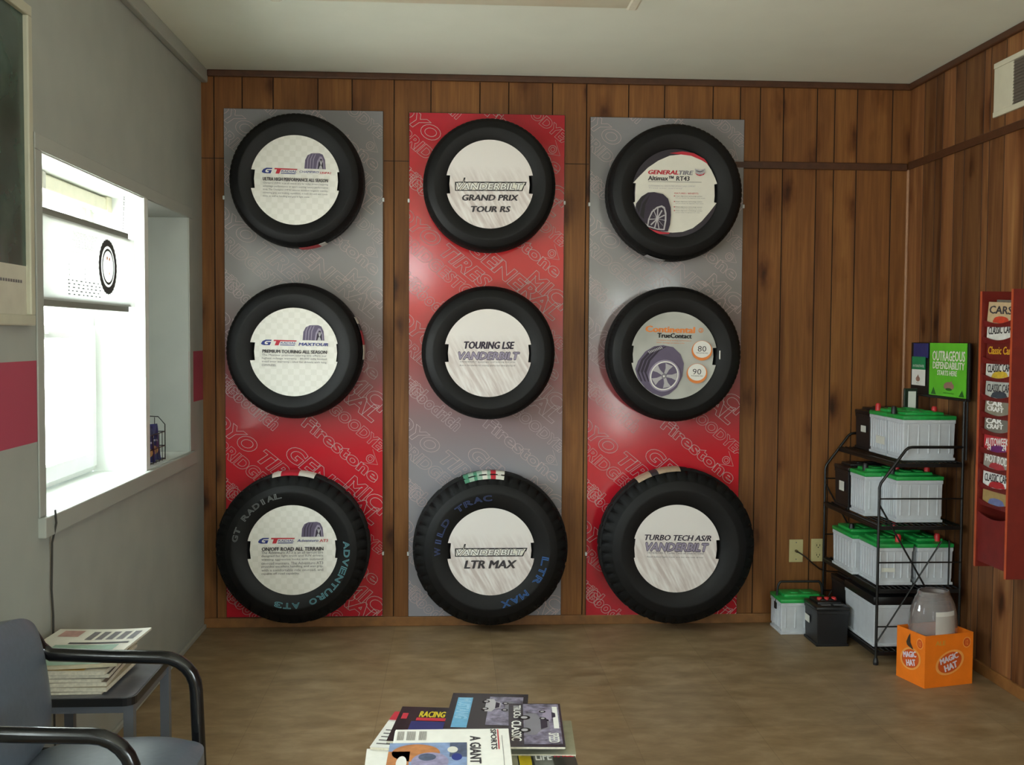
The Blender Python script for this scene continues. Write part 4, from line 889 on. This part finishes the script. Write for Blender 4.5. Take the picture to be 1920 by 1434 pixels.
for i, (lab, title, colr, col2, tm, extra) in enumerate(covers):
    zt = ztops[i]; tip = .044 if i else .056
    if i == 10: tip = .046
    g = thing('magazine', lab, 'magazine', (XF+.0175, (YN+YF)/2, zt-.0), (0, 0, 0), 'magazines in the wall rack')
    lean = math.atan2(.06, .085)*.75
    g.rotation_euler = Euler((PI/2, 0, -PI/2)); 
    M = Matrix.Rotation(-.05, 4, 'X') @ Matrix.Rotation(math.radians((-3, 2, 0, 3, 1, -2, 2, 4, -2, 3, 1)[i]), 4, 'Z')
    hw = .094; mc = mat('cover_'+lab.split()[0]+str(i), colr, .35, .10, 40)
    b = MB().at(M); b.box((-hw, -.016, -.0035), (hw, tip+.010, -.0005), M_PAGE)
    if extra: b.box((-hw+.05, -.012, -.007), (hw+.006, tip+.020, -.004), mat('back_issue', '6d675c', .4, .2, 60))
    b.build('page_block', g)
    b = MB().at(M); b.box((-hw-.001, -.016, -.0005), (hw+.001, tip+.010, .0006), mc)
    if col2:
        m2 = mat('cover2_'+str(i), col2, .35, .15, 50)
        b.ell(.01, -.002, .055, .014, .001, m2); b.rect(-.05, -.014, .07, -.004, .0009, m2)
    b.build('cover', g)
    if title:
        b = MB().at(M)
        if ' ' in title and title.startswith('CAR '):
            b.text('CAR', -hw+.012, tip-.024, hw-.06, tip-.004, .0014, tm, off=.05); b.text('CRAFT', -hw+.018, tip-.045, hw-.05, tip-.027, .0014, tm, off=.05)
        else: b.text(title, -hw+.012, tip-.035, hw-.008, tip-.005, .0014, tm, off=.03)
        if i == 7: b.text('24', -hw+.025, tip-.052, -hw+.055, tip-.032, .0015, tm, off=.03).text('24', hw-.05, tip-.052, hw-.02, tip-.032, .0015, tm, off=.03)
        b.build('title', g)

# return air grille
t = thing('air_grille', 'off-white wall vent grille high on the wood wall', 'vent', (W, -.815, 2.338), FACE_R)
M_VENT = mat('vent_offwhite', 'cfcab4', 0.5, 0.04); M_VENTD = mat('vent_dark', '6a6056', 0.6)
b = MB(); LW, LH = .60, .222
b.box((0, 0, 0), (LW, .022, .012), M_VENT).box((0, LH-.022, 0), (LW, LH, .012), M_VENT).box((0, .022, 0), (.145, LH-.022, .009), M_VENT).box((LW-.03, .022, 0), (LW, LH-.022, .012), M_VENT)
b.build('frame', t, bevel=.002); MB().box((.145, .022, .001), (LW-.03, LH-.022, .003), M_VENTD).build('duct_opening', t)
for k in range(14):
    z = .026+k*.0125; MB().add([(.145, z, .009), (LW-.03, z, .009), (LW-.03, z+.006, .004), (.145, z+.006, .004)], [(0, 1, 2, 3)], M_VENTD).build('louver', t)

# ------------------------------------------------------------------ ceiling light
t = thing('ceiling_light', 'unlit white fluorescent fixture on the ceiling', 'ceiling light', (1.2, -1.50, H))
b = MB(); LL = .625
b.box((-LL, -.165, -.022), (LL, .165, 0), M_WHITEP); b.build('housing', t, bevel=.004)
P = [(-.155, -.022), (-.162, -.05), (-.158, -.082), (-.14, -.090), (.14, -.090), (.158, -.082), (.162, -.05), (.155, -.022)]
b = MB(); n = len(P); V = [(-LL+.02, y, z) for y, z in P]+[(LL-.02, y, z) for y, z in P]
b.add(V, [(i, i+1, n+i+1, n+i) for i in range(n-1)]+[tuple(range(n)), tuple(range(2*n-1, n-1, -1))], mat('acrylic_lens', 'dcd6bc', 0.35, .03)); b.build('lens', t, smooth=40)
for s in (-1, 1): MB().rbox((s*LL-.022, -.165, -.092), (s*LL+.022, .165, 0), .01, mat('fixture_end', 'd8d3bf', 0.5)).build('end_cap', t)

# ------------------------------------------------------------------ on the left wall and in the window
t = thing('framed_picture', 'large dark teal picture in an off-white frame, cut by the photo edge', 'picture', (0, -2.066, 1.44), FACE_L)
LP, HP, fw = 1.1, .885, .030
b = MB(); M_FR = mat('picture_frame_offwhite', 'bdbba6', 0.45, .04)
for q in (((-LP, 0), (0, fw)), ((-LP, HP-fw), (0, HP)), ((-LP, fw), (-LP+fw, HP-fw)), ((-fw, fw), (0, HP-fw))): b.rbox((q[0][0], q[0][1], 0), (q[1][0], q[1][1], .024), .004, M_FR)
b.build('frame', t)
m, n, L, bs = nodes('teal_picture'); tc = n.new('ShaderNodeTexCoord'); s = n.new('ShaderNodeSeparateXYZ'); nz = n.new('ShaderNodeTexNoise'); nz.inputs['Scale'].default_value = 4; nz.inputs['Detail'].default_value = 5
L.new(tc.outputs['Object'], s.inputs[0]); L.new(tc.outputs['Object'], nz.inputs['Vector']); r = ramp(n, [(.35, '22352f'), (.55, '3d544b'), (.7, '55696a')]); L.new(nz.outputs['Fac'], r.inputs[0]); L.new(r.outputs[0], bs.inputs['Base Color']); bs.inputs['Roughness'].default_value = .25
b = MB(); b.rect(-LP+fw, .165, -fw, HP-fw, .010, m); b.rect(-LP+fw, fw, -fw, .165, .010, mat('picture_mat_cream', 'c6c2b2', .5)); b.build('print', t)
b = MB()
for k, (x, wd) in enumerate(((-.20, .15), (-.30, .08))): [b.rect(x+q*.016, .117, x+q*.016+.011, .125, .0106, M_INKG) for q in range(int(wd/.016))]
b.build('caption', t)
t = thing('roller_blind', 'rolled-up blind headrail across the top of the window', 'blind', (-.14, -1.945, 1.872))
MB().rbox((-.03, 0, .012), (.02, .965, .062), .006, mat('blind_cream', 'd6d2ba', .5)).build('headrail', t)
MB().rbox((-.034, .935, .006), (.026, .985, .068), .004, mat('blind_bracket', 'cfcab0', .5)).build('end_bracket', t)
MB().rbox((-.036, .30, .010), (.028, .325, .066), .003, mat('blind_clip', 'a8a598', .4)).build('clip', t)
MB().cyl((-.005, 0, .03), (-.005, .93, .03), .018, mat('blind_fabric', 'e2dfcf', .7), 16).build('rolled_fabric', t)
t = thing('hanging_sign', 'white banner sign with a tire drawing hanging in the window', 'sign', (-.012, -2.0+.04, 1.52), FACE_L)
b = MB(); LS, HS = .93, .252
MB().box((0, 0, 0), (LS, HS, .002), M_SHEET).build('banner', t)
M_RAIL = mat('sign_rail_grey', '7e7f76', .4, .05)
MB().rbox((0, HS-.010, -.022), (LS-.055, HS+.022, -.004), .003, M_RAIL).build('rail', t); MB().rbox((0, -.020, -.022), (LS-.055, .012, -.004), .003, M_RAIL).build('rail', t)
b = MB(); cx, cy = .618, .132; n = 60
V = []
for i in range(n):
    a = 2*PI*i/n; r = .0975 if i % 2 else .0935
    V += [(cx+r*math.cos(a), cy+r*math.sin(a), .0026), (cx+.071*math.cos(a), cy+.001+.071*math.sin(a), .0026)]
M_SGN = mat('sign_hazed_ink', '4a4d4e', .6)  # black ink greyed to carry the haze of the bright window
b.add(V, [(2*i, 2*((i+1) % n), 2*((i+1) % n)+1, 2*i+1) for i in range(n)], M_SGN)
b.ring(cx+.002, cy+.001, .063, .0545, .0026, M_SGN); b.ell(cx-.008, cy+.03, .006, .006, .0026, M_ORANGE); b.ell(cx+.016, cy+.028, .006, .006, .0026, M_ORANGE); b.ell(cx+.014, cy-.022, .004, .005, .0026, M_ORANGE)
b.build('tire_drawing', t)
b = MB(); M_SG2 = mat('sign_glare_ink', '8d8f8e', .6)  # pale grey puts the backlight's wash-out into the ink colour
b.text('INDEPENDENT', .285, .205, .515, .224, .0026, M_SG2, outline=.02); b.text('TIRE DEALER', .275, .176, .485, .198, .0026, M_SG2, outline=.02)
b.text('the best tire at the best price', .265, .152, .50, .163, .0026, M_SG2)
for k in range(5):
    y = .022+k*.011; x = .235
    while x < .53:
        wd = .020+.006*((k*7+int(x*100)) % 3); b.rect(x, y, x+wd*.62, y+.0035, .0026, M_SGN); x += wd+.014
for k in range(3): b.rect(.245, .082+k*.016, .249, .087+k*.016, .0026, M_SGN); b.rect(.385, .075+k*.016, .389, .080+k*.016, .0026, M_SGN)
b.build('lettering', t)
def chain(P0, P1, n):
    b = MB(); P0, P1 = Vector(P0), Vector(P1)
    for i in range(n):
        c = P0.lerp(P1, (i+.5)/n); P = []
        for k in range(10):
            a = 2*PI*k/10; h = (P1-P0).length/n*.66
            P.append(c+(Vector((0, .0035*math.cos(a), h*math.sin(a))) if i % 2 else Vector((.0035*math.cos(a), 0, h*math.sin(a)))))
        b.tube(P, .0009, M_LEAD, 5, closed=True)
    return b
tag(chain((-.045, -1.035, RZ1), (-.045, -1.06, 1.785), 16).build('chain', smooth=60), 'thin metal chain holding the window sign up', 'chain')
t = thing('snack_rack', 'small black wire rack standing in the window niche', 'wire rack', (-.03, -.83, .885))
b = MB(); x0, x1, y0, y1 = -.13, .0, .0, .27
for z in (.005, .06, .12): b.tube([(x0, y0, z), (x1, y0, z), (x1, y1, z), (x0, y1, z)], .0022, M_WIRE, 6, closed=True)
for k in range(7): y = y0+(y1-y0)*k/6; b.tube([(x1, y, .0), (x1, y, .12)], .0018, M_WIRE, 6); b.tube([(x0, y, .004), (x1, y, .004)], .0018, M_WIRE, 6)
for k in range(4): x = x0+(x1-x0)*k/3; b.tube([(x, y1, .0), (x, y1, .18 if k < 3 else .15)], .0018, M_WIRE, 6)
b.tube([(x1, y1, .0), (x1, y1, .15), (x1-.02, y1-.03, .185), (x0, y1-.03, .19)], .0024, M_WIRE, 6); b.build('basket', t, smooth=60)
def bag(loc, rz, w_, h_, lab, colr, lean=.12):
    g = thing('snack_bag', lab, 'snack bag', loc, (0, 0, rz), 'snack bags in the niche')
    b = MB(); nx, nz = 8, 12; mc = mat('bag_'+colr, colr, .3, .3, 40)
    for side_ in (1, -1):
        V = [];
        for j in range(nz+1):
            for i in range(nx+1):
                u_, v_ = i/nx, j/nz; puff = .022*max(0, math.sin(PI*u_))**.7*max(0, math.sin(PI*min(1, max(0, (v_-.06)/.88))))**.6
                V.append(((u_-.5)*w_, side_*-puff+lean*v_*h_+random.uniform(-.001, .001), v_*h_))
        F = [(j*(nx+1)+i, j*(nx+1)+i+1, (j+1)*(nx+1)+i+1, (j+1)*(nx+1)+i) for j in range(nz) for i in range(nx)]
        b.add(V, F if side_ == 1 else [f_[::-1] for f_ in F], mc)
    b.build('pouch', g, smooth=60)
    b = MB(); b.M = Matrix.Translation((0, -.024+lean*h_*.5, h_*.5)) @ Matrix.Rotation(PI/2-lean, 4, 'X')
    b.rect(-w_*.22, .02, w_*.05, .030, 0, mat('bag_white', 'a9a6ba', .4)); b.rect(-w_*.1, .006, w_*.2, .014, 0, mat('bag_white', 'a9a6ba', .4)); b.ell(0, -.03, .022, .018, 0, mat('bag_gold', 'b98a5a', .4)); b.M = Matrix(); b.build('front_print', g)
    return g
RB = math.radians(60)
bag((-.06, -.665, .892), RB, .11, .15, 'dark blue snack bag at the front right of the niche rack', '2a2f6a')
bag((-.055, -.76, .892), RB, .11, .145, 'dark blue snack bag left of the front one, by the white upright board', '262a5e')
bag((-.115, -.70, .898), RB, .11, .225, 'taller dark navy snack bag standing behind the others in the niche', '1f2348')
P = [(.025, -1.948, .90), (.027, -1.945, .86), (.012, -1.94, .80), (.008, -1.932, .74), (.008, -1.938, .66), (.008, -1.928, .58), (.008, -1.930, .48), (.008, -1.93, .2), (.02, -1.93, .006)]
tag(MB().tube(P, .0032, mat('dark_cord', '35332f', .5), 8).build('cord', smooth=60), 'dark cord hanging down the wall below the window corner', 'cord')

# ------------------------------------------------------------------ waiting chair
M_VIN = mat('slate_blue_vinyl', '5a6471', 0.36, 0.06, 60, bump=.08); M_TUBE = mat('black_tube', '121214', 0.16, .05)
t = thing('waiting_chair', 'slate blue padded armchair with black tube arms', 'chair', (.40, -2.715, 0))
def pad(nm, M, sx, sy, sz, crown, p=5.0):
    bm = bmesh.new(); bmesh.ops.create_grid(bm, x_segments=18, y_segments=18, size=.5)
    for v in bm.verts:
        x, y = v.co.x*2, v.co.y*2
        nrm = max(abs(x), abs(y))
        if nrm > 0:
            l_ = (abs(x)**p+abs(y)**p)**(1/p); x, y = x*nrm/l_, y*nrm/l_
        r_ = (abs(x)**4+abs(y)**4)**.25; edge = max(0, 1-r_**7)
        v.co = Vector((x*sx/2, y*sy/2, crown*(1-.5*(x*x+y*y))+sz*(edge-1)*.5))
    top = [f_ for f_ in bm.faces]; r_ = bmesh.ops.extrude_face_region(bm, geom=top)
    for v in [g for g in r_['geom'] if isinstance(g, bmesh.types.BMVert)]: v.co.z = -sz
    bmesh.ops.recalc_face_normals(bm, faces=bm.faces[:])
    b = MB().at(M); b.bm(bm, M_VIN); return b.build(nm, t, smooth=50)
pad('seat', Matrix.Translation((-.012, 0.0, .432)) @ Matrix.Rotation(math.radians(-2), 4, 'Y'), .43, .46, .055, .018)
pad('backrest', Matrix.Translation((-.185, 0, .592)) @ Matrix.Rotation(math.radians(82), 4, 'Y') @ Matrix.Rotation(PI/2, 4, 'Z'), .46, .34, .045, .012, 3.0)
for s in (1, -1):
    y = s*.257; r = .0165
    P = [(-.235, y*.9, .68), (-.225, y, .640), (-.20, y, .622), (-.05, y, .616), (.07, y, .612)]
    P += [(.07+.085*math.sin(a), y, .527+.085*math.cos(a)) for a in [PI/2*i/6 for i in range(1, 7)]]
    P += [(.160, y, .40), (.168, y, .2), (.172, y, .012)]
    MB().tube(P, r, M_TUBE, 14).build('arm_frame', t, smooth=60)
    MB().cyl((.172, y, 0), (.172, y, .015), .02, M_BLACKP, 14).build('glide', t)
    MB().tube([(-.235, y*.9, .68), (-.235, y*.9, .45), (-.24, y*.93, .2), (-.25, y*.95, .0)], .0135, M_TUBE, 12).build('rear_leg', t, smooth=60)
    MB().tube([(-.236, y*.92, .385), (.0, y*.97, .378), (.160, y, .385)], .011, M_TUBE, 10).build('seat_rail', t, smooth=60)
for x in (-.15, .13): MB().tube([(x, -.25, .380), (x, .25, .380)], .010, M_TUBE, 10).build('cross_bar', t, smooth=60)

# ------------------------------------------------------------------ end table and papers
t = thing('end_table', 'small black-topped end table with grey legs against the window wall', 'table', (.19, -2.11, 0))
MB().prism(rrect(-.168, -.205, .168, .20, .03), .438, .4592, mat('black_table_edge', '17171a', .35, .08, 40)).prism(rrect(-.163, -.200, .163, .195, .027), .4592, .460, mat('sheen_laminate', '5f616c', .25, .05, 40)).build('tabletop', t)  # grey-lilac top paints the reflected light onto black laminate
M_LEG = mat('grey_metal_leg', '5c6068', .4, .06)
for x, y in ((-.13, -.165), (.145, -.165), (-.13, .165), (.15, .165)): MB().box((x-.013, y-.013, 0), (x+.013, y+.013, .438), M_LEG).build('leg', t)
MB().box((-.13, -.175, .41), (.145, -.155, .438), M_LEG).box((.137, -.165, .41), (.157, .165, .438), M_LEG).build('apron', t)
def mag(lab, x, y, z, wx, wy, th_, rz, cover, deco=None, name='magazine', group=None, cat='magazine', pages=M_PAGE, tilt=0.0):
    g = thing(name, lab, cat, (x, y, z), (tilt, 0, rz), group)
    b = MB(); b.box((-wx/2+.001, -wy/2+.001, .0006), (wx/2-.001, wy/2-.001, th_-.0006), pages)
    b.build('page_block', g)
    b = MB(); b.box((-wx/2, -wy/2, th_-.0006), (wx/2, wy/2, th_), cover); b.box((-wx/2, -wy/2, 0), (wx/2, wy/2, .0006), cover); b.build('cover', g)
    if deco:
        b = MB(); b.M = Matrix.Translation((0, 0, th_)); deco(b); b.M = Matrix(); b.build('cover_print', g)
    return g
GT = 'papers piled on the end table'
zt = .460
cols = [('6a5f52', .008, -.01, .02), ('b3a994', .012, .01, -.03), ('a89a88', .012, .0, .04), ('bdb3a2', .010, -.008, .0), ('4a4038', .012, .008, .03)]
names = ['bottom magazine with worn dark edge of the end table pile', 'thick pale magazine second from the bottom of the end table pile', 'tan magazine in the middle of the end table pile', 'pale magazine above the middle of the end table pile', 'dark covered magazine under the bright cover on the end table']
for (cl, th_, dx, rz), lab in zip(cols, names):
    mag(lab, .165+dx, -2.155, zt, .215, .26, th_, rz, mat('old_cover_'+cl, cl, .5, .15, 30), group=GT); zt += th_+.0004
M_GOLDP = mat('gold_photo', 'b08a3c', .4, .3, 40)
def deco_gold(b): b.rect(-.09, -.12, .05, -.06, .0004, M_GOLDP); b.rect(-.09, -.05, .09, .02, .0004, M_CREAM); b.text('HOME', -.08, .06, .08, .11, .0005, M_INK2)
mag('glossy magazine with a gold photo near the top of the end table pile', .175, -2.165, zt, .215, .255, .010, -.04, mat('gloss_cover', 'c8c4b6', .25, .1, 30), deco_gold, group=GT); zt += .0105
# two folded newspapers lie loosely on top
def folded(lab, x, y, z, wx, wy, rz, th_, curl, deco, cl):
    g = thing('newspaper', lab, 'newspaper', (x, y, z), (0, 0, rz), GT)
    n = 16; P = []
    for i in range(n+1):
        u_ = i/n; P.append((-wx/2+wx*u_, curl*(u_-.35)**2*(1 if u_ > .35 else .2)))
    V = []
    for xx, zz in P: V += [(xx, -wy/2, zz), (xx, wy/2, zz), (xx, wy/2, zz+th_), (xx, -wy/2, zz+th_)]
    F = [(0, 1, 2, 3), tuple(4*n+k for k in (3, 2, 1, 0))]
    for i in range(n):
        for k in range(4): F.append((4*i+k, 4*i+4+k, 4*i+4+(k+1) % 4, 4*i+(k+1) % 4))
    MB().add(V, F, cl).build('sheets', g, smooth=30)
    b = MB(); b.M = Matrix.Translation((0, 0, th_))
    deco(b, lambda xx: curl*(xx/wx+.15)**2*(1 if xx/wx+.5 > .35 else .2)); b.M = Matrix(); b.build('print', g)
M_TEALP = mat('teal_photo', '8fae9c', .5, .15, 30)
def d1(b, zf):
    def patch(x0, y0, x1, y1, m):
        n = 8; V = []
        for i in range(n+1):
            xx = x0+(x1-x0)*i/n; V += [(xx, y0, zf(xx)+.0008), (xx, y1, zf(xx)+.0008)]
        b.add(V, [(2*i, 2*i+2, 2*i+3, 2*i+1) for i in range(n)], m)
    patch(-.08, -.13, .10, -.04, M_TEALP)
    for k in range(5): patch(-.02+k*.03, .01, .0+k*.03, .09, M_INKG)
    patch(-.05, -.03, .12, -.015, M_INK2); patch(-.11, .04, -.05, .10, mat('pink_photo', 'b98f86', .5, .2, 40))
folded('folded newspaper with a teal picture, lower of two on the end table pile', .160, -2.14, zt+.001, .27, .28, .05, .008, .012, d1, mat('newsprint_tan', 'b9b096', .8, .08, 40)); zt += .010
folded('folded newspaper with curled corner on top of the end table pile', .165, -2.08, zt+.002, .27, .24, -.06, .006, .016, lambda b, zf: d1(b, zf), mat('newsprint_white', 'dedbd0', .7, .04, 40))

# ------------------------------------------------------------------ low table with magazines in the foreground
t = thing('coffee_table', 'low dark table hidden under the pile of magazines', 'table', (1.235, -2.88, 0))
MB().prism(rrect(-.19, -.26, .19, .26, .03), .395, .415, mat('dark_table_laminate', '3a2c22', .4, .1, 20)).build('tabletop', t, bevel=.003)
for x in (-.15, .15):
    for y in (-.21, .21): MB().box((x-.015, y-.015, 0), (x+.015, y+.015, .395), M_BLACKP).build('leg', t)
GC = 'papers piled on the low table'
M_YEL = mat('yellow_cover_print', 'd8c22c', .4, .1, 60); M_CYAN = mat('sky_blue_print', '6fb0d6', .4, .12, 60); M_DKG = mat('dark_gloss_cover', '25242c', .22, .25, 30); M_LILAC = mat('grey_lilac_photo', '7c778a', .3, .75, 60)
M_BUFF = mat('buff_cover', 'a8a890', .5, .12, 30)
zt = .4155
mag('white newspaper section sticking out at the bottom left of the low table pile', 1.125, -2.73, zt, .26, .29, .008, .03, M_PAPER, name='newspaper', group=GC, cat='newspaper', pages=M_PAPER)
def dg(b):
    for k in range(4): b.rect(-.045, -.12+k*.06, .05, -.118+k*.06, .0004, M_INKG)
    b.rect(.05, .0, .062, .012, .0004, M_RED); b.rect(-.02, -.03, .03, .02, .0004, mat('olive_photo', '7d7f66', .5, .2, 60))
mag('buff green booklet at the right edge of the low table pile', 1.412, -2.54, zt, .17, .22, .012, -.06, M_BUFF, dg, group=GC, name='booklet', cat='booklet')
def dr(b):
    b.rect(-.035, .03, -.006, .13, .0004, M_YEL); b.rect(-.1, .03, -.038, .13, .0004, M_BUFF); b.rect(.0, .05, .045, .13, .0004, mat('slate_print', '6f716a', .4, .2, 50))
    b.text('LIFE', .005, .085, .042, .125, .0006, M_WHITE, off=.03); b.text('RACE', .05, .10, .095, .128, .0006, M_RED, off=.05)
mag('dark magazine with a yellow strip and red title, near right of the low table pile', 1.388, -2.76, zt+.0005, .20, .27, .008, .0, mat('dark_mixed_cover', '3a3a34', .3, .2, 40), dr, group=GC)
zt = .4245
def dw(b):
    b.rect(-.1, -.12, -.05, .05, .0004, M_WHITE)
    for k in range(5): b.rect(-.09, -.10+k*.022, -.055, -.094+k*.022, .0006, M_INK2)
    b.rect(-.1, .06, -.06, .12, .0004, M_RED)
mag('magazine with red and white cover sticking out at the left of the low table pile', 1.120, -2.50, zt, .20, .24, .007, -.20, mat('white_cover', 'd4d0cc', .3, .1, 40), dw, group=GC)
zt += .0075
def dy(b):
    b.text('RACING', -.045, .045, .02, .085, .0006, M_YEL, off=.05); b.text('TRUCKS', .025, .05, .085, .085, .0006, M_WHITE, off=.04); b.rect(-.05, .02, .09, .04, .0004, M_RED); b.rect(-.06, -.05, .09, .015, .0004, M_NAVY)
    b.rect(-.09, .03, -.075, .07, .0004, M_RED)
mag('black magazine with yellow, white and red lettering on the low table', 1.15, -2.475, zt, .20, .235, .007, -.12, M_DKG, dy, group=GC)
zt += .0075
def car_pic(b, x, y, s, m1):
    b.poly([(x-.05*s, y-.02*s), (x+.05*s, y-.02*s), (x+.052*s, y+.0*s), (x+.03*s, y+.008*s), (x+.018*s, y+.024*s), (x-.02*s, y+.024*s), (x-.032*s, y+.008*s), (x-.052*s, y+.002*s)], .0006, m1)
    b.poly([(x+.016*s, y+.021*s), (x-.017*s, y+.021*s), (x-.027*s, y+.009*s), (x+.026*s, y+.009*s)], .0008, M_PURD)
    for q in (-.03, .03): b.ell(x+q*s, y-.02*s, .011*s, .011*s, .0009, M_INK); b.ell(x+q*s, y-.02*s, .006*s, .006*s, .0011, M_SIL)
def da(b):
    M0 = b.M.copy(); b.M = M0 @ Matrix.Rotation(-PI/2, 4, 'Z')
    b.rect(-.095, -.085, .12, -.045, .0004, M_CYAN); b.text('MUSTANG', -.09, -.08, .06, -.05, .0006, mat('pale_blue_letters', 'a9d2ea', .4), shear=.2, outline=.03)
    b.rect(-.105, .0, .1, .09, .0004, M_LILAC); car_pic(b, -.04, .01, .9, M_SIL); car_pic(b, -.03, .06, .8, M_SILD); b.M = M0
mag('dark magazine with a sky blue masthead and cars on the low table', 1.288, -2.405, zt, .205, .26, .006, -.10, M_DKG, da, group=GC)
zt += .0065
def db(b):
    M0 = b.M.copy(); b.M = M0 @ Matrix.Rotation(-PI/2, 4, 'Z')
    b.rect(-.14, -.03, .13, .062, .0004, M_LILAC); car_pic(b, .0, .0, 1.4, M_SILD); car_pic(b, -.06, .035, .8, M_PURL)
    b.text('CLASSIC', -.02, -.06, .11, -.036, .0006, M_WHITE, off=.03); b.text('TRUCKS', -.13, -.055, -.04, -.036, .0006, M_WHITE, off=.02); b.rect(-.12, .045, .03, .058, .0007, M_WHITE); b.text('SPEED', .06, .03, .12, .055, .0008, M_WHITE, off=.03); b.M = M0
mag('dark grey car magazine with sideways white title, right of the newspaper', 1.404, -2.52, zt, .135, .29, .006, -.055, mat('grey_gloss_cover', '3a3740', .22, .2, 30), db, group=GC)
zt += .0065
g = thing('newspaper', 'folded sports newspaper with a colour photo on top of the low table pile', 'newspaper', (1.1935, -2.73, zt), (0, 0, -.012), GC)
b = MB(); wx, wy, th_ = .275, .30, .014
for k in range(4): b.rbox((-wx/2+.0015*(k % 2), -wy/2, k*.0035), (wx/2-.001*(k % 3), wy/2-.002*(k % 2), k*.0035+.0034), .0012, M_PAPER)
b.build('sheets', g)
b = MB(); b.M = Matrix.Translation((0, 0, th_+.0003)) @ Matrix.Rotation(-PI/2, 4, 'Z')       # lettering reads towards the viewer
nx = lambda zy: -.150+(zy-485)*.00084; ny = lambda zx: -.1375+(zx-390)*.000335
b.text('SPORTS', nx(495), ny(1078), nx(640), ny(1118), .0003, M_INK2, off=.038); b.rect(nx(495), ny(1126), nx(640), ny(1134), .0003, M_RED)
b.rect(nx(540), ny(1155), nx(860), ny(1158), .0003, M_INKG)
b.text('A GIANT LEAP', nx(545), ny(930), nx(850), ny(1004), .0003, M_INK2, off=.038)
b.text('8', nx(752), ny(1096), nx(775), ny(1130), .0003, M_RED)
b.build('lettering', g)
b = MB(); b.M = Matrix.Translation((0, 0, th_+.0003)) @ Matrix.Rotation(-PI/2, 4, 'Z')
M_PH1 = mat('orange_field_photo', 'c2804e', .6, .2, 50); M_PH2 = mat('blue_photo', '8aa0c8', .6, .2, 50); M_PH3 = mat('lilac_photo', '9a94b4', .6, .25, 60); M_PH4 = mat('dark_crowd_photo', '55607a', .6, .3, 60)
b.rect(nx(590), ny(372), nx(840), ny(908), .0002, M_PH2); b.ell(nx(660), ny(560), .05, .055, .0003, M_PH1); b.rect(nx(650), ny(372), nx(840), ny(520), .0003, M_PH1)
b.ell(nx(720), ny(660), .052, .042, .0004, M_PH3); b.rect(nx(590), ny(790), nx(690), ny(908), .0003, M_PH4); b.ell(nx(640), ny(810), .018, .012, .0005, M_CREAM); b.ell(nx(690), ny(840), .02, .012, .0005, M_BLUE)
b.ell(nx(690), ny(640), .02, .02, .0006, M_PH4); b.ell(nx(730), ny(470), .04, .012, .0006, M_WHITE); b.build('photo', g)
b = MB(); b.M = Matrix.Translation((0, 0, th_+.0003)) @ Matrix.Rotation(-PI/2, 4, 'Z')
for x0_, x1_ in ((415, 470), (482, 550), (568, 628)):
    for k in range(int((x1_-x0_)/7)): b.rect(nx(505), ny(x0_+k*7), nx(570), ny(x0_+k*7+3.0), .0002, M_INKG)
b.build('columns', g)
